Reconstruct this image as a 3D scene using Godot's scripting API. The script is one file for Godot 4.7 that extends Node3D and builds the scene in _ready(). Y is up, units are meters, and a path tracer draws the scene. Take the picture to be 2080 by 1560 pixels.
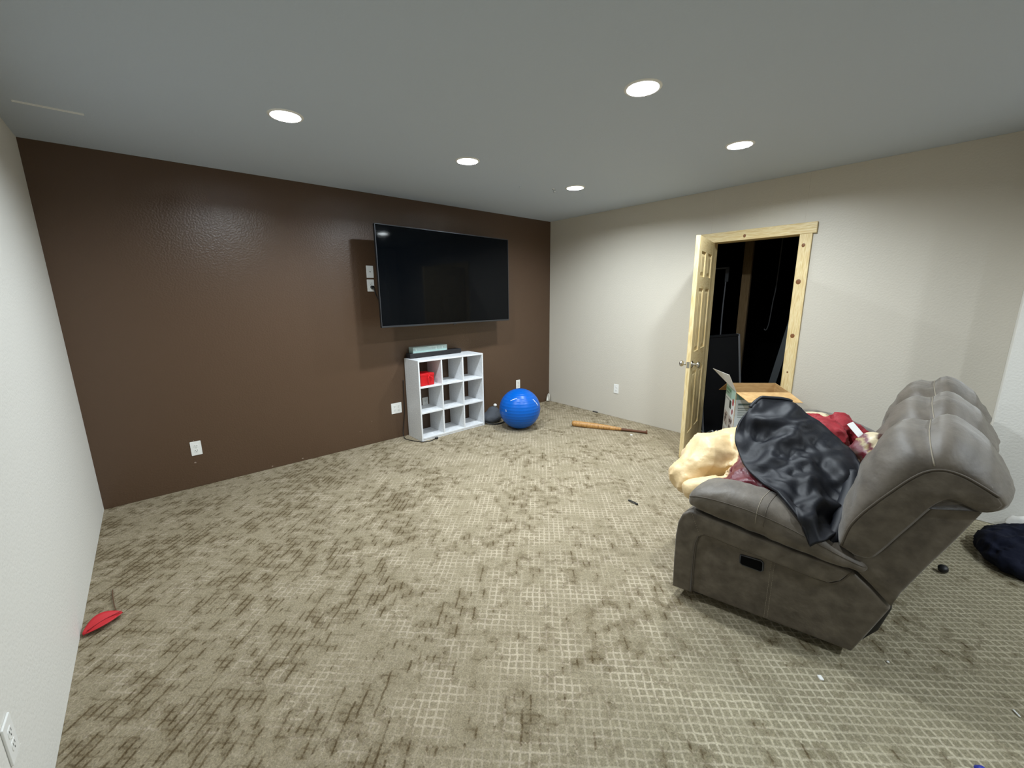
extends Node3D

const H := 2.44            # ceiling height
const ZS := 4.63           # the wall behind the camera's left shoulder
const XE := 7.0            # far side of the adjoining space
const LAMP_E := 3.2
const CAN := 0.025          # how far the diffusers sit up inside their cans
var lamps := []
var taken := {}
var M := {}
var SOFA := Transform3D(Basis(Vector3.UP, 0.229), Vector3(3.152, 0, 2.404))

# ------------------------------------------------------------------ scene tree helpers
func numbered(called: String) -> String:
	if not taken.has(called):
		taken[called] = 0
		return called
	taken[called] += 1
	return "%s_%03d" % [called, taken[called]]

func tag(o: Node3D, label := "", category := "", group := "", kind := "") -> Node3D:
	if label: o.set_meta("label", label)
	if category: o.set_meta("category", category)
	if group: o.set_meta("group", group)
	if kind: o.set_meta("kind", kind)
	return o

func thing(called: String, label: String, category: String, at := Vector3.ZERO, turn := 0.0, group := "") -> Node3D:
	var o := Node3D.new()
	o.name = numbered(called)
	add_child(o)
	o.position = at
	o.rotation.y = turn
	return tag(o, label, category, group)

func obj(called: String, st: SurfaceTool, m: Material, parent: Node = null, normals := true) -> MeshInstance3D:
	if normals: st.generate_normals()
	var o := MeshInstance3D.new()
	o.mesh = st.commit()
	o.material_override = m
	o.cast_shadow = GeometryInstance3D.SHADOW_CASTING_SETTING_ON
	if parent:
		o.name = called
		parent.add_child(o, true)
	else:
		o.name = numbered(called)
		add_child(o)
	return o

func struct(called: String, st: SurfaceTool, m: Material, label := "", category := "") -> MeshInstance3D:
	var o := obj(called, st, m)
	tag(o, label, category, "", "structure")
	return o

# ------------------------------------------------------------------ mesh helpers
func ST(smooth := false) -> SurfaceTool:
	var st := SurfaceTool.new()
	st.begin(Mesh.PRIMITIVE_TRIANGLES)
	st.set_smooth_group(0 if smooth else -1)
	return st

var warp := Transform3D()                                          # the sofa's splay: its backs run square to the room, its side panels do not
func tri(st: SurfaceTool, a: Vector3, b: Vector3, c: Vector3) -> void:
	st.add_vertex(warp * a); st.add_vertex(warp * c); st.add_vertex(warp * b)

func quad(st: SurfaceTool, a: Vector3, b: Vector3, c: Vector3, d: Vector3) -> void:
	tri(st, a, b, c); tri(st, a, c, d)

func face(st: SurfaceTool, p: Array, mid: Vector3) -> void:       # a face of a convex solid, turned outward
	var n: Vector3 = (p[1] - p[0]).cross(p[2] - p[0])
	if n.dot(p[0] - mid) < 0: p.reverse()
	for i in range(1, p.size() - 1): tri(st, p[0], p[i], p[i + 1])

func quad_uv(st: SurfaceTool, a: Vector3, b: Vector3, c: Vector3, d: Vector3) -> void:  # uv (0,1) (1,1) (1,0) (0,0)
	var uv := [Vector2(0, 1), Vector2(1, 1), Vector2(1, 0), Vector2(0, 0)]
	var p := [a, b, c, d]
	for i in [0, 2, 1, 0, 3, 2]:
		st.set_uv(uv[i]); st.add_vertex(p[i])

func bx(st: SurfaceTool, c: Vector3, s: Vector3, bev := 0.002, xf := Transform3D()) -> void:
	var h := s / 2.0
	bev = minf(bev, minf(h.x, minf(h.y, h.z)) * 0.9)
	var mid := xf * c
	var P := func(sx, sy, sz, ax) -> Vector3:
		var v := Vector3(sx * h.x, sy * h.y, sz * h.z)
		var inn := Vector3(sx * bev, sy * bev, sz * bev)
		inn[ax] = 0
		return xf * (c + v - inn)
	var sg := [[-1, -1], [1, -1], [1, 1], [-1, 1]]
	for ax in 3:
		for s1 in [-1, 1]:
			var f := []
			for q in sg:
				var e := [0, 0, 0]
				e[ax] = s1; e[(ax + 1) % 3] = q[0]; e[(ax + 2) % 3] = q[1]
				f.append(P.call(e[0], e[1], e[2], ax))
			face(st, f, mid)
	for ax in 3:                                                   # edges along ax
		for q in sg:
			var f := []
			for t in [-1, 1]:
				var e := [0, 0, 0]
				e[ax] = t; e[(ax + 1) % 3] = q[0]; e[(ax + 2) % 3] = q[1]
				var a1: Vector3 = P.call(e[0], e[1], e[2], (ax + 1) % 3)
				var a2: Vector3 = P.call(e[0], e[1], e[2], (ax + 2) % 3)
				if t < 0: f.append(a1); f.append(a2)
				else: f.append(a2); f.append(a1)
			face(st, f, mid)
	for sx in [-1, 1]:
		for sy in [-1, 1]:
			for sz in [-1, 1]:
				face(st, [P.call(sx, sy, sz, 0), P.call(sx, sy, sz, 1), P.call(sx, sy, sz, 2)], mid)

func box(c: Vector3, s: Vector3, bev := 0.002) -> SurfaceTool:
	var st := ST()
	bx(st, c, s, bev)
	return st

func lohi(st: SurfaceTool, lo: Vector3, hi: Vector3, bev := 0.001) -> void:
	bx(st, (lo + hi) / 2, hi - lo, bev)

func lathe(st: SurfaceTool, prof: Array, seg := 32, xf := Transform3D()) -> void:   # prof: Vector2(r, y), from below upward outside
	for i in prof.size() - 1:
		for j in seg:
			var t0 := TAU * j / seg
			var t1 := TAU * (j + 1) / seg
			var a: Vector2 = prof[i]
			var b: Vector2 = prof[i + 1]
			var p0 := xf * Vector3(a.x * cos(t0), a.y, a.x * sin(t0))
			var p1 := xf * Vector3(a.x * cos(t1), a.y, a.x * sin(t1))
			var p2 := xf * Vector3(b.x * cos(t1), b.y, b.x * sin(t1))
			var p3 := xf * Vector3(b.x * cos(t0), b.y, b.x * sin(t0))
			if a.x > 1e-5: tri(st, p0, p2, p1)
			if b.x > 1e-5: tri(st, p0, p3, p2)

func along(d: Vector3) -> Basis:                                  # a basis whose y runs along d
	var y := d.normalized()
	var x := y.cross(Vector3(0, 0, 1) if absf(y.z) < 0.9 else Vector3(1, 0, 0)).normalized()
	return Basis(x, y, x.cross(y))

func tube(st: SurfaceTool, pts: Array, r, sides := 8, flat := 1.0) -> void:
	var n := pts.size()
	var rings := []
	var N := Vector3.ZERO
	for i in n:
		var t: Vector3 = (pts[mini(i + 1, n - 1)] - pts[maxi(i - 1, 0)]).normalized()
		if i == 0:
			N = t.cross(Vector3.UP if absf(t.y) < 0.9 else Vector3.RIGHT).normalized().cross(t).normalized()
		else:
			N = (N - t * N.dot(t)).normalized()
		var B := t.cross(N)
		var rr: float = r[i] if r is Array else r
		var ring := []
		for j in sides:
			var a := TAU * j / sides
			ring.append(pts[i] + N * cos(a) * rr * flat + B * sin(a) * rr)
		rings.append(ring)
	for i in n - 1:
		for j in sides:
			quad(st, rings[i][j], rings[i][(j + 1) % sides], rings[i + 1][(j + 1) % sides], rings[i + 1][j])
	for j in sides:
		tri(st, pts[0], rings[0][(j + 1) % sides], rings[0][j])
		tri(st, pts[n - 1], rings[n - 1][j], rings[n - 1][(j + 1) % sides])

func crs(p: Array, per := 6, closed := false) -> Array:             # Catmull-Rom through the points
	var out := []
	var n := p.size()
	for i in (n if closed else n - 1):
		for k in per:
			var t := float(k) / per
			if closed:
				out.append(p[i].cubic_interpolate(p[(i + 1) % n], p[(i - 1 + n) % n], p[(i + 2) % n], t))
			else:
				out.append(p[i].cubic_interpolate(p[i + 1], p[maxi(i - 1, 0)], p[mini(i + 2, n - 1)], t))
	if not closed: out.append(p[n - 1])
	return out

func inset(poly: PackedVector2Array, d: float) -> PackedVector2Array:  # poly counter-clockwise
	var out := PackedVector2Array()
	var n := poly.size()
	for i in n:
		var e0 := (poly[i] - poly[(i - 1 + n) % n]).normalized()
		var e1 := (poly[(i + 1) % n] - poly[i]).normalized()
		var n0 := Vector2(-e0.y, e0.x)
		var n1 := Vector2(-e1.y, e1.x)
		var m := (n0 + n1)
		out.append(poly[i] + m / maxf(0.4, 1.0 + n0.dot(n1)) * d)
	return out

func ccw(p: Array) -> PackedVector2Array:
	var a := 0.0
	for i in p.size(): a += p[i].cross(p[(i + 1) % p.size()])
	var q := PackedVector2Array(p)
	if a < 0: q.reverse()
	return q

func prism(st: SurfaceTool, poly_in: Array, z0: float, z1: float, bev := 0.004, steps := 3, xf := Transform3D()) -> void:  # an outline in x,y swept along z, rounded at both ends
	var poly := ccw(poly_in)
	var n := poly.size()
	var rings := []
	var stack := []
	for k in steps + 1:
		var a := PI / 2 * k / steps
		stack.append([bev * (1 - sin(a)), z0 + bev * (1 - cos(a))])
	for k in steps + 1:
		var a := PI / 2 * (steps - k) / steps
		stack.append([bev * (1 - sin(a)), z1 - bev * (1 - cos(a))])
	for s in stack:
		var q := inset(poly, s[0])
		var ring := []
		for v in q: ring.append(xf * Vector3(v.x, v.y, s[1]))
		rings.append(ring)
	for i in rings.size() - 1:
		for j in n:
			quad(st, rings[i][j], rings[i][(j + 1) % n], rings[i + 1][(j + 1) % n], rings[i + 1][j])
	var idx := Geometry2D.triangulate_polygon(inset(poly, bev))
	for i in range(0, idx.size(), 3):
		var t := [idx[i], idx[i + 1], idx[i + 2]]
		if (poly[t[1]] - poly[t[0]]).cross(poly[t[2]] - poly[t[0]]) < 0: t.reverse()
		tri(st, rings[0][t[0]], rings[0][t[2]], rings[0][t[1]])
		var l: Array = rings[-1]
		tri(st, l[t[0]], l[t[1]], l[t[2]])

func loft(st: SurfaceTool, rings: Array, caps := true) -> void:     # closed rings, counter-clockwise seen against the direction they advance in
	var n: int = rings[0].size()
	for i in rings.size() - 1:
		for j in n:
			quad(st, rings[i][j], rings[i][(j + 1) % n], rings[i + 1][(j + 1) % n], rings[i + 1][j])
	if caps:
		for e in [0, rings.size() - 1]:
			var c := Vector3.ZERO
			for v in rings[e]: c += v / n
			for j in n:
				if e == 0: tri(st, c, rings[e][(j + 1) % n], rings[e][j])
				else: tri(st, c, rings[e][j], rings[e][(j + 1) % n])

func sheet(st: SurfaceTool, P: Array, thick: float) -> void:        # a cloth: rows of points, with two sides and an edge
	var R := P.size()
	var C: int = P[0].size()
	var F := []
	var B := []
	for i in R:
		var f := []
		var b := []
		for j in C:
			var du: Vector3 = P[mini(i + 1, R - 1)][j] - P[maxi(i - 1, 0)][j]
			var dv: Vector3 = P[i][mini(j + 1, C - 1)] - P[i][maxi(j - 1, 0)]
			var n := du.cross(dv).normalized()
			f.append(P[i][j] + n * thick / 2)
			b.append(P[i][j] - n * thick / 2)
		F.append(f); B.append(b)
	for i in R - 1:
		for j in C - 1:
			quad(st, F[i][j], F[i + 1][j], F[i + 1][j + 1], F[i][j + 1])
			quad(st, B[i][j], B[i][j + 1], B[i + 1][j + 1], B[i + 1][j])
	for i in R - 1:
		quad(st, F[i][0], B[i][0], B[i + 1][0], F[i + 1][0])
		quad(st, F[i][C - 1], F[i + 1][C - 1], B[i + 1][C - 1], B[i][C - 1])
	for j in C - 1:
		quad(st, F[0][j], F[0][j + 1], B[0][j + 1], B[0][j])
		quad(st, F[R - 1][j], B[R - 1][j], B[R - 1][j + 1], F[R - 1][j + 1])

func nets(st: SurfaceTool, f: Callable, lo: Vector3, hi: Vector3, cell: float, col = null) -> void:   # surface nets of a distance field
	var nx := int(ceil((hi.x - lo.x) / cell)) + 1
	var ny := int(ceil((hi.y - lo.y) / cell)) + 1
	var nz := int(ceil((hi.z - lo.z) / cell)) + 1
	var v := PackedFloat32Array()
	v.resize(nx * ny * nz)
	for k in nz:
		for j in ny:
			for i in nx:
				v[(k * ny + j) * nx + i] = f.call(lo + Vector3(i, j, k) * cell)
	var id := PackedInt32Array()
	id.resize(nx * ny * nz)
	id.fill(-1)
	var off := [0, 1, nx, nx + 1, nx * ny, nx * ny + 1, nx * ny + nx, nx * ny + nx + 1]
	var cor := []
	for c in 8: cor.append(Vector3(c & 1, (c >> 1) & 1, (c >> 2) & 1))
	var edges := [[0, 1], [2, 3], [4, 5], [6, 7], [0, 2], [1, 3], [4, 6], [5, 7], [0, 4], [1, 5], [2, 6], [3, 7]]
	var count := 0
	for k in nz - 1:
		for j in ny - 1:
			for i in nx - 1:
				var b := (k * ny + j) * nx + i
				var neg := 0
				for o in off:
					if v[b + o] < 0: neg += 1
				if neg == 0 or neg == 8: continue
				var p := Vector3.ZERO
				var m := 0
				for e in edges:
					var a0 := v[b + off[e[0]]]
					var a1 := v[b + off[e[1]]]
					if (a0 < 0) != (a1 < 0):
						p += cor[e[0]].lerp(cor[e[1]], a0 / (a0 - a1))
						m += 1
				p = lo + (Vector3(i, j, k) + p / m) * cell
				if col != null: st.set_color(col.call(p))
				st.add_vertex(p)
				id[b] = count
				count += 1
	var step := [1, nx, nx * ny]
	for k in range(1, nz - 1):
		for j in range(1, ny - 1):
			for i in range(1, nx - 1):
				var b := (k * ny + j) * nx + i
				for ax in 3:
					var s0 := v[b] < 0
					if s0 == (v[b + step[ax]] < 0): continue
					var o1: int = step[(ax + 1) % 3]
					var o2: int = step[(ax + 2) % 3]
					var q := [id[b - o1 - o2], id[b - o2], id[b], id[b - o1]]
					if q.min() < 0: continue
					if not s0: q.reverse()
					for t in [0, 2, 1, 0, 3, 2]: st.add_index(q[t])

func smin(a: float, b: float, k: float) -> float:
	var h := clampf(0.5 + 0.5 * (b - a) / k, 0, 1)
	return lerpf(b, a, h) - k * h * (1 - h)

func ell(p: Vector3, c: Vector3, r: Vector3) -> float:
	var q := (p - c) / r
	var l := q.length()
	return (l - 1.0) * minf(r.x, minf(r.y, r.z)) if l < 1.0 else l * (l - 1.0) / maxf(1e-6, (q / r).length())

func cap(p: Vector3, a: Vector3, b: Vector3, ra: float, rb: float) -> float:
	var h := clampf((p - a).dot(b - a) / (b - a).length_squared(), 0, 1)
	return (p - a).lerp(p - b, h).length() - lerpf(ra, rb, h)

func noise(freq: float, sd := 1, oct := 3, type := FastNoiseLite.TYPE_SIMPLEX_SMOOTH) -> FastNoiseLite:
	var n := FastNoiseLite.new()
	n.noise_type = type
	n.seed = sd
	n.frequency = freq
	n.fractal_octaves = oct
	n.fractal_type = FastNoiseLite.FRACTAL_FBM if oct > 1 else FastNoiseLite.FRACTAL_NONE
	return n

# ------------------------------------------------------------------ materials
func mat(c: Color, rough := 0.6, metal := 0.0, spec := 0.5) -> StandardMaterial3D:
	var m := StandardMaterial3D.new()
	m.albedo_color = c
	m.roughness = rough
	m.metallic = metal
	m.metallic_specular = spec
	return m

func ntex(n: FastNoiseLite, size := 512, ramp = null, normal := 0.0) -> NoiseTexture2D:
	var t := NoiseTexture2D.new()
	t.width = size
	t.height = size
	t.seamless = true
	t.noise = n
	if ramp:
		var g := Gradient.new()
		g.offsets = PackedFloat32Array(ramp[0])
		g.colors = PackedColorArray(ramp[1])
		t.color_ramp = g
	if normal > 0:
		t.as_normal_map = true
		t.bump_strength = normal
	return t

func tripl(m: StandardMaterial3D, scale: Vector3, world := false) -> StandardMaterial3D:
	m.uv1_triplanar = true
	m.uv1_world_triplanar = world
	m.uv1_scale = scale
	return m

func bumpy(m: StandardMaterial3D, t: Texture2D, s := 1.0) -> StandardMaterial3D:
	m.normal_enabled = true
	m.normal_texture = t
	m.normal_scale = s
	return m

func rgb(r: float, g: float, b: float, a := 1.0) -> Color:
	return Color(r / 255.0, g / 255.0, b / 255.0, a)

func make_materials() -> void:
	var wall_n := ntex(noise(0.030, 5, 3), 512, null, 5.0)
	M.beige = bumpy(tripl(mat(rgb(204, 198, 185), 0.45), Vector3.ONE * 3.4, true), wall_n, 0.22)
	M.brown = bumpy(tripl(mat(rgb(84, 64, 48), 0.34), Vector3.ONE * 3.4, true), wall_n, 0.34)
	M.ceiling = bumpy(tripl(mat(rgb(190, 201, 215), 0.8), Vector3.ONE * 3.4, true), wall_n, 0.2)
	M.light_wall = bumpy(tripl(mat(rgb(220, 218, 211), 0.6), Vector3.ONE * 3.4, true), wall_n, 0.25)
	M.chip = mat(rgb(150, 134, 120), 0.7)
	M.white = mat(rgb(236, 236, 232), 0.35)
	M.ivory = mat(rgb(214, 210, 198), 0.4)
	M.slot = mat(rgb(60, 58, 55), 0.7)
	var lam := ntex(noise(0.03, 8, 2), 256, [[0.0, 0.5, 1.0], [rgb(214, 217, 220), rgb(226, 228, 230), rgb(236, 237, 238)]])
	M.laminate = tripl(mat(Color.WHITE, 0.42), Vector3(3, 14, 3))
	M.laminate.albedo_texture = lam
	var grain := ntex(noise(0.012, 21, 4), 512, [[0.0, 0.35, 0.5, 0.62, 1.0], [rgb(206, 178, 118), rgb(226, 204, 152), rgb(234, 216, 170), rgb(226, 202, 150), rgb(210, 182, 124)]])
	M.pine_v = tripl(mat(Color.WHITE, 0.42), Vector3(7.0, 0.7, 7.0))
	M.pine_v.albedo_texture = grain
	M.pine_h = tripl(mat(Color.WHITE, 0.42), Vector3(0.7, 7.0, 7.0))
	M.pine_h.albedo_texture = grain
	M.knot = mat(rgb(128, 82, 42), 0.5)
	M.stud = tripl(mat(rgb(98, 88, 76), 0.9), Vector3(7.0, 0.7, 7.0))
	M.stud.albedo_texture = grain
	M.nickel = mat(rgb(190, 186, 178), 0.22, 1.0)
	M.chrome = mat(rgb(215, 218, 220), 0.12, 1.0)
	M.black = mat(rgb(16, 16, 18), 0.5)
	M.pull = mat(rgb(7, 7, 8), 0.85, 0.0, 0.2)
	M.soundbar = mat(rgb(26, 25, 29), 0.6)
	M.screen = mat(rgb(3, 5, 8), 0.06, 0.0, 0.24)
	M.bezel = mat(rgb(70, 72, 76), 0.35, 0.7)
	M.cord = mat(rgb(14, 14, 14), 0.5)
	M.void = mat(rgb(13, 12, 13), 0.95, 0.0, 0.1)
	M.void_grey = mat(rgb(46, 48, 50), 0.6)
	var sued := ntex(noise(0.010, 31, 4), 512, [[0.0, 0.3, 0.55, 1.0], [rgb(62, 53, 42), rgb(76, 67, 55), rgb(87, 78, 66), rgb(103, 94, 82)]])
	var sued_n := ntex(noise(0.03, 32, 4), 512, null, 4.0)
	M.suede = bumpy(tripl(mat(Color.WHITE, 0.56, 0.0, 0.55), Vector3(2.2, 2.2, 1.2)), sued_n, 0.28)
	M.suede.albedo_texture = sued
	M.suede.rim_enabled = true
	M.suede.rim = 0.5
	M.suede.rim_tint = 0.3
	M.welt = mat(rgb(84, 76, 66), 0.7)
	M.stitch = mat(rgb(142, 133, 117), 0.8)
	var fold_n := ntex(noise(0.014, 41, 4, FastNoiseLite.TYPE_SIMPLEX), 512, null, 6.0)
	M.nylon = bumpy(tripl(mat(rgb(16, 18, 25), 0.54, 0.0, 0.4), Vector3.ONE * 2.2), fold_n, 0.10)
	M.navy = bumpy(tripl(mat(rgb(20, 24, 40), 0.85, 0.0, 0.3), Vector3.ONE * 3.0), fold_n, 0.6)
	M.comforter = bumpy(tripl(mat(Color.WHITE, 0.42, 0.0, 0.5), Vector3.ONE * 2.4), fold_n, 0.42)
	M.comforter.vertex_color_use_as_albedo = true
	M.comforter.rim_enabled = true
	M.comforter.rim = 0.3
	M.red_cloth = bumpy(tripl(mat(rgb(138, 12, 26), 0.7), Vector3.ONE * 3.0), fold_n, 0.6)
	M.red_cloth.rim_enabled = true
	M.red_cloth.rim = 0.3
	M.white_cloth = bumpy(tripl(mat(rgb(228, 226, 220), 0.8), Vector3.ONE * 3.0), fold_n, 0.5)
	M.cream_cloth = bumpy(tripl(mat(rgb(232, 214, 176), 0.6), Vector3.ONE * 3.0), fold_n, 0.5)
	M.ball = mat(rgb(0, 90, 184), 0.32, 0.0, 0.4)
	M.red_box = mat(rgb(196, 10, 22), 0.45)
	M.cardboard = tripl(mat(Color.WHITE, 0.85), Vector3(3, 9, 3))
	M.cardboard.albedo_texture = ntex(noise(0.02, 51, 3), 256, [[0.0, 0.5, 1.0], [rgb(172, 134, 84), rgb(190, 152, 100), rgb(204, 168, 116)]])
	M.card_grey = mat(rgb(196, 192, 184), 0.7)
	M.glass = mat(rgb(214, 238, 236, 0.28), 0.08)
	M.glass.transparency = BaseMaterial3D.TRANSPARENCY_ALPHA
	M.teal = mat(rgb(120, 186, 182), 0.15)
	M.bag = bumpy(tripl(mat(rgb(74, 78, 84), 0.85), Vector3.ONE * 6.0), fold_n, 0.4)
	M.bat = tripl(mat(Color.WHITE, 0.45), Vector3(9, 1.2, 9))
	M.bat.albedo_texture = ntex(noise(0.014, 61, 4), 512, [[0.0, 0.3, 0.5, 0.7, 1.0], [rgb(90, 54, 24), rgb(160, 112, 58), rgb(200, 156, 92), rgb(176, 126, 68), rgb(96, 58, 28)]])
	M.bat_grip = mat(rgb(96, 58, 34), 0.6)
	M.leaf = mat(rgb(186, 30, 38), 0.7)
	M.stem = mat(rgb(92, 66, 44), 0.8)
	M.blue = mat(rgb(38, 50, 150), 0.5)
	M.panel_dark = mat(rgb(7, 8, 10), 0.7, 0.0, 0.25)
	M.frame_grey = mat(rgb(84, 86, 90), 0.6)
	M.film = mat(rgb(225, 230, 232, 0.45), 0.3)
	M.film.transparency = BaseMaterial3D.TRANSPARENCY_ALPHA
	M.baffle = mat(rgb(228, 228, 226), 0.5)
	M.lamp = mat(Color.WHITE, 0.4)
	M.lamp.emission_enabled = true
	M.lamp.emission = rgb(255, 253, 248)
	M.lamp.emission_energy_multiplier = 5.0
	M.carpet = carpet()

func carpet() -> StandardMaterial3D:
	var S := 2048
	var E := 4.7
	var PIT := 0.0313
	var q := 512
	var patch := noise(1.6, 71, 4)
	var fine := noise(10.0, 72, 3)
	var warpn := noise(12.0, 73, 3)
	var pat := PackedFloat32Array(); pat.resize(q * q)
	var cl := PackedFloat32Array(); cl.resize(q * q)
	var mo := PackedFloat32Array(); mo.resize(q * q)                   # where the raised yarn is worn flat
	var worn := noise(4.5, 78, 3)
	var lay := PackedFloat32Array(); lay.resize(q * q)                 # how far the pile leans away, so that the sunk lattice reads dark
	var wa := PackedFloat32Array(); wa.resize(q * q)
	var wb := PackedFloat32Array(); wb.resize(q * q)
	for j in q:
		for i in q:
			var x := E * i / q
			var z := E * j / q
			# traffic soil: heaviest in the open middle and towards the near left, fading to the right
			var bias := 0.06 * smoothstep(1.2, 3.2, z) * smoothstep(3.3, 1.6, x) - 0.08 * smoothstep(2.9, 3.9, x)
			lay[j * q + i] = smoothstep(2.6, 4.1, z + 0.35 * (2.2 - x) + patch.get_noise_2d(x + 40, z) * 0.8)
			pat[j * q + i] = patch.get_noise_2d(x, z) * 0.38 + fine.get_noise_2d(x, z) * 0.62 + bias
			var trod := smoothstep(3.9, 2.9, x)                         # the strip by the sofa is the least worn
			mo[j * q + i] = worn.get_noise_2d(x, z) * (0.35 + 0.65 * trod) + 0.12 * (1.0 - trod)
			cl[j * q + i] = 1.0 - trod
			wa[j * q + i] = warpn.get_noise_2d(x, z) * 0.16
			wb[j * q + i] = warpn.get_noise_2d(x + 31, z - 17) * 0.16
	var rnd := RandomNumberGenerator.new()
	rnd.seed = 9
	var hash := PackedFloat32Array(); hash.resize(65536)
	for i in 65536: hash[i] = rnd.randf() - 0.5
	var lines := 440                                                  # streaks of soil that follow single rows of the lattice
	var sa := PackedFloat32Array(); sa.resize(lines * 128)
	var sb := PackedFloat32Array(); sb.resize(lines * 128)
	var stn := noise(0.30, 77, 2)
	for l in lines:
		for k in 128:
			sa[l * 128 + k] = stn.get_noise_2d(l * 2.2, k)
			sb[l * 128 + k] = stn.get_noise_2d(l * 2.2 + 900, k * 1.3 + 300)
	var bytes := PackedByteArray()
	bytes.resize(S * S * 3)
	var r2 := 1.0 / sqrt(2.0) / PIT
	var o := 0
	for j in S:
		var z := E * j / S
		var qj := (j >> 2) * q
		for i in S:
			var x := E * i / S
			var c := qj + (i >> 2)
			var ga := (x + z) * r2 + wa[c]
			var gb := (x - z) * r2 + wb[c] + 220.0
			var ia := int(ga)
			var ib := int(gb)
			var fa := absf(ga - ia - 0.5)
			var fb := absf(gb - ib - 0.5)
			var la := clampf((0.175 - fa) * 9.0, 0.0, 1.0)
			var lb := clampf((0.175 - fb) * 9.0, 0.0, 1.0)
			var h2 := hash[((i >> 1) * 7243 + (j >> 1) * 51407) & 65535]
			var h := hash[(i * 7919 + j * 104729) & 65535]
			var p := pat[c]
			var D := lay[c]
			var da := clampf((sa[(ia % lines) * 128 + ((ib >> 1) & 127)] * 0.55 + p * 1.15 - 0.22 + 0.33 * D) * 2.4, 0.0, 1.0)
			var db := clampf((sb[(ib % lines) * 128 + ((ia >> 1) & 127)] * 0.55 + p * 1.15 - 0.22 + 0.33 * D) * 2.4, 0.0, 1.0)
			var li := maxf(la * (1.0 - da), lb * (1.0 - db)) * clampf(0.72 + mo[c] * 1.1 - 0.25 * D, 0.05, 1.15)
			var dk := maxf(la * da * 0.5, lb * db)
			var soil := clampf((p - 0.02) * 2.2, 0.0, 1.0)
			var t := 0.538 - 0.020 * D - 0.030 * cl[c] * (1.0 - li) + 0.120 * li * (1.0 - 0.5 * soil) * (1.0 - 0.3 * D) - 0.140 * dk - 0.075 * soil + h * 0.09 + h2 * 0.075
			bytes[o] = int(clampf(t * (259.0 - 7.0 * cl[c]) + 4.0, 0, 255))
			bytes[o + 1] = int(clampf(t * 246.0 - 3.5 * dk - soil * 1.5, 0, 255))
			bytes[o + 2] = int(clampf(t * 204.0 + 6.0 * li - 8.0 * dk - soil * 4.0, 0, 255))
			o += 3
	var im := Image.create_from_data(S, S, false, Image.FORMAT_RGB8, bytes)
	var m := mat(Color.WHITE, 1.0, 0.0, 0.15)
	m.albedo_texture = ImageTexture.create_from_image(im)
	m.heightmap_enabled = true
	m.heightmap_texture = m.albedo_texture
	m.heightmap_scale = 0.8
	return m

# ------------------------------------------------------------------ camera, lights
func view_and_light() -> void:
	var cam := Camera3D.new()
	cam.name = "camera"
	cam.position = Vector3(3.987, 1.4757, 4.1966)
	cam.rotation = Vector3(-0.2097, 0.8516, -0.0100)
	cam.fov = rad_to_deg(2.0 * atan(780.0 / 833.46))
	cam.near = 0.05
	cam.far = 50
	add_child(cam)
	cam.current = true
	var e := Environment.new()
	e.background_mode = Environment.BG_COLOR
	e.background_color = Color.BLACK
	e.tonemap_mode = Environment.TONE_MAPPER_LINEAR
	e.tonemap_exposure = 1.0
	e.sdfgi_enabled = true
	e.ssao_enabled = true
	e.ssil_enabled = true
	var we := WorldEnvironment.new()
	we.name = "environment"
	we.environment = e
	add_child(we)

func downlight(x: float, z: float, label: String) -> void:
	lamps.append(Vector2(x, z))
	var t := thing("recessed_light", label, "ceiling light", Vector3(x, H, z), 0, "recessed ceiling lights")
	var st := ST(true)
	lathe(st, [Vector2(0.0705, 0.004), Vector2(0.0712, -0.003), Vector2(0.076, -0.0055), Vector2(0.084, -0.0045), Vector2(0.089, -0.0005), Vector2(0.089, 0.0005)], 40)
	obj("trim_ring", st, M.white, t)
	st = ST(true)
	lathe(st, [Vector2(0.074, -0.001), Vector2(0.074, 0.062), Vector2(0.070, 0.062), Vector2(0.070, 0.003), Vector2(0.074, -0.001)], 40)
	obj("baffle", st, M.baffle, t)
	st = ST(true)
	lathe(st, [Vector2(0, CAN - 0.006), Vector2(0.03, CAN - 0.005), Vector2(0.055, CAN - 0.003), Vector2(0.0695, CAN), Vector2(0.0695, 0.060), Vector2(0, 0.060)], 40)
	obj("diffuser", st, M.lamp, t)
	var l := AreaLight3D.new()
	l.name = "lamp_light"
	l.area_size = Vector2(0.094, 0.094)
	l.light_energy = LAMP_E
	l.light_color = rgb(238, 248, 255)
	l.rotation.x = -PI / 2
	l.position.y = CAN - 0.008
	l.shadow_enabled = true
	l.set("area_range", 14.0)
	l.set("area_attenuation", 2.0)
	t.add_child(l)

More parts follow.
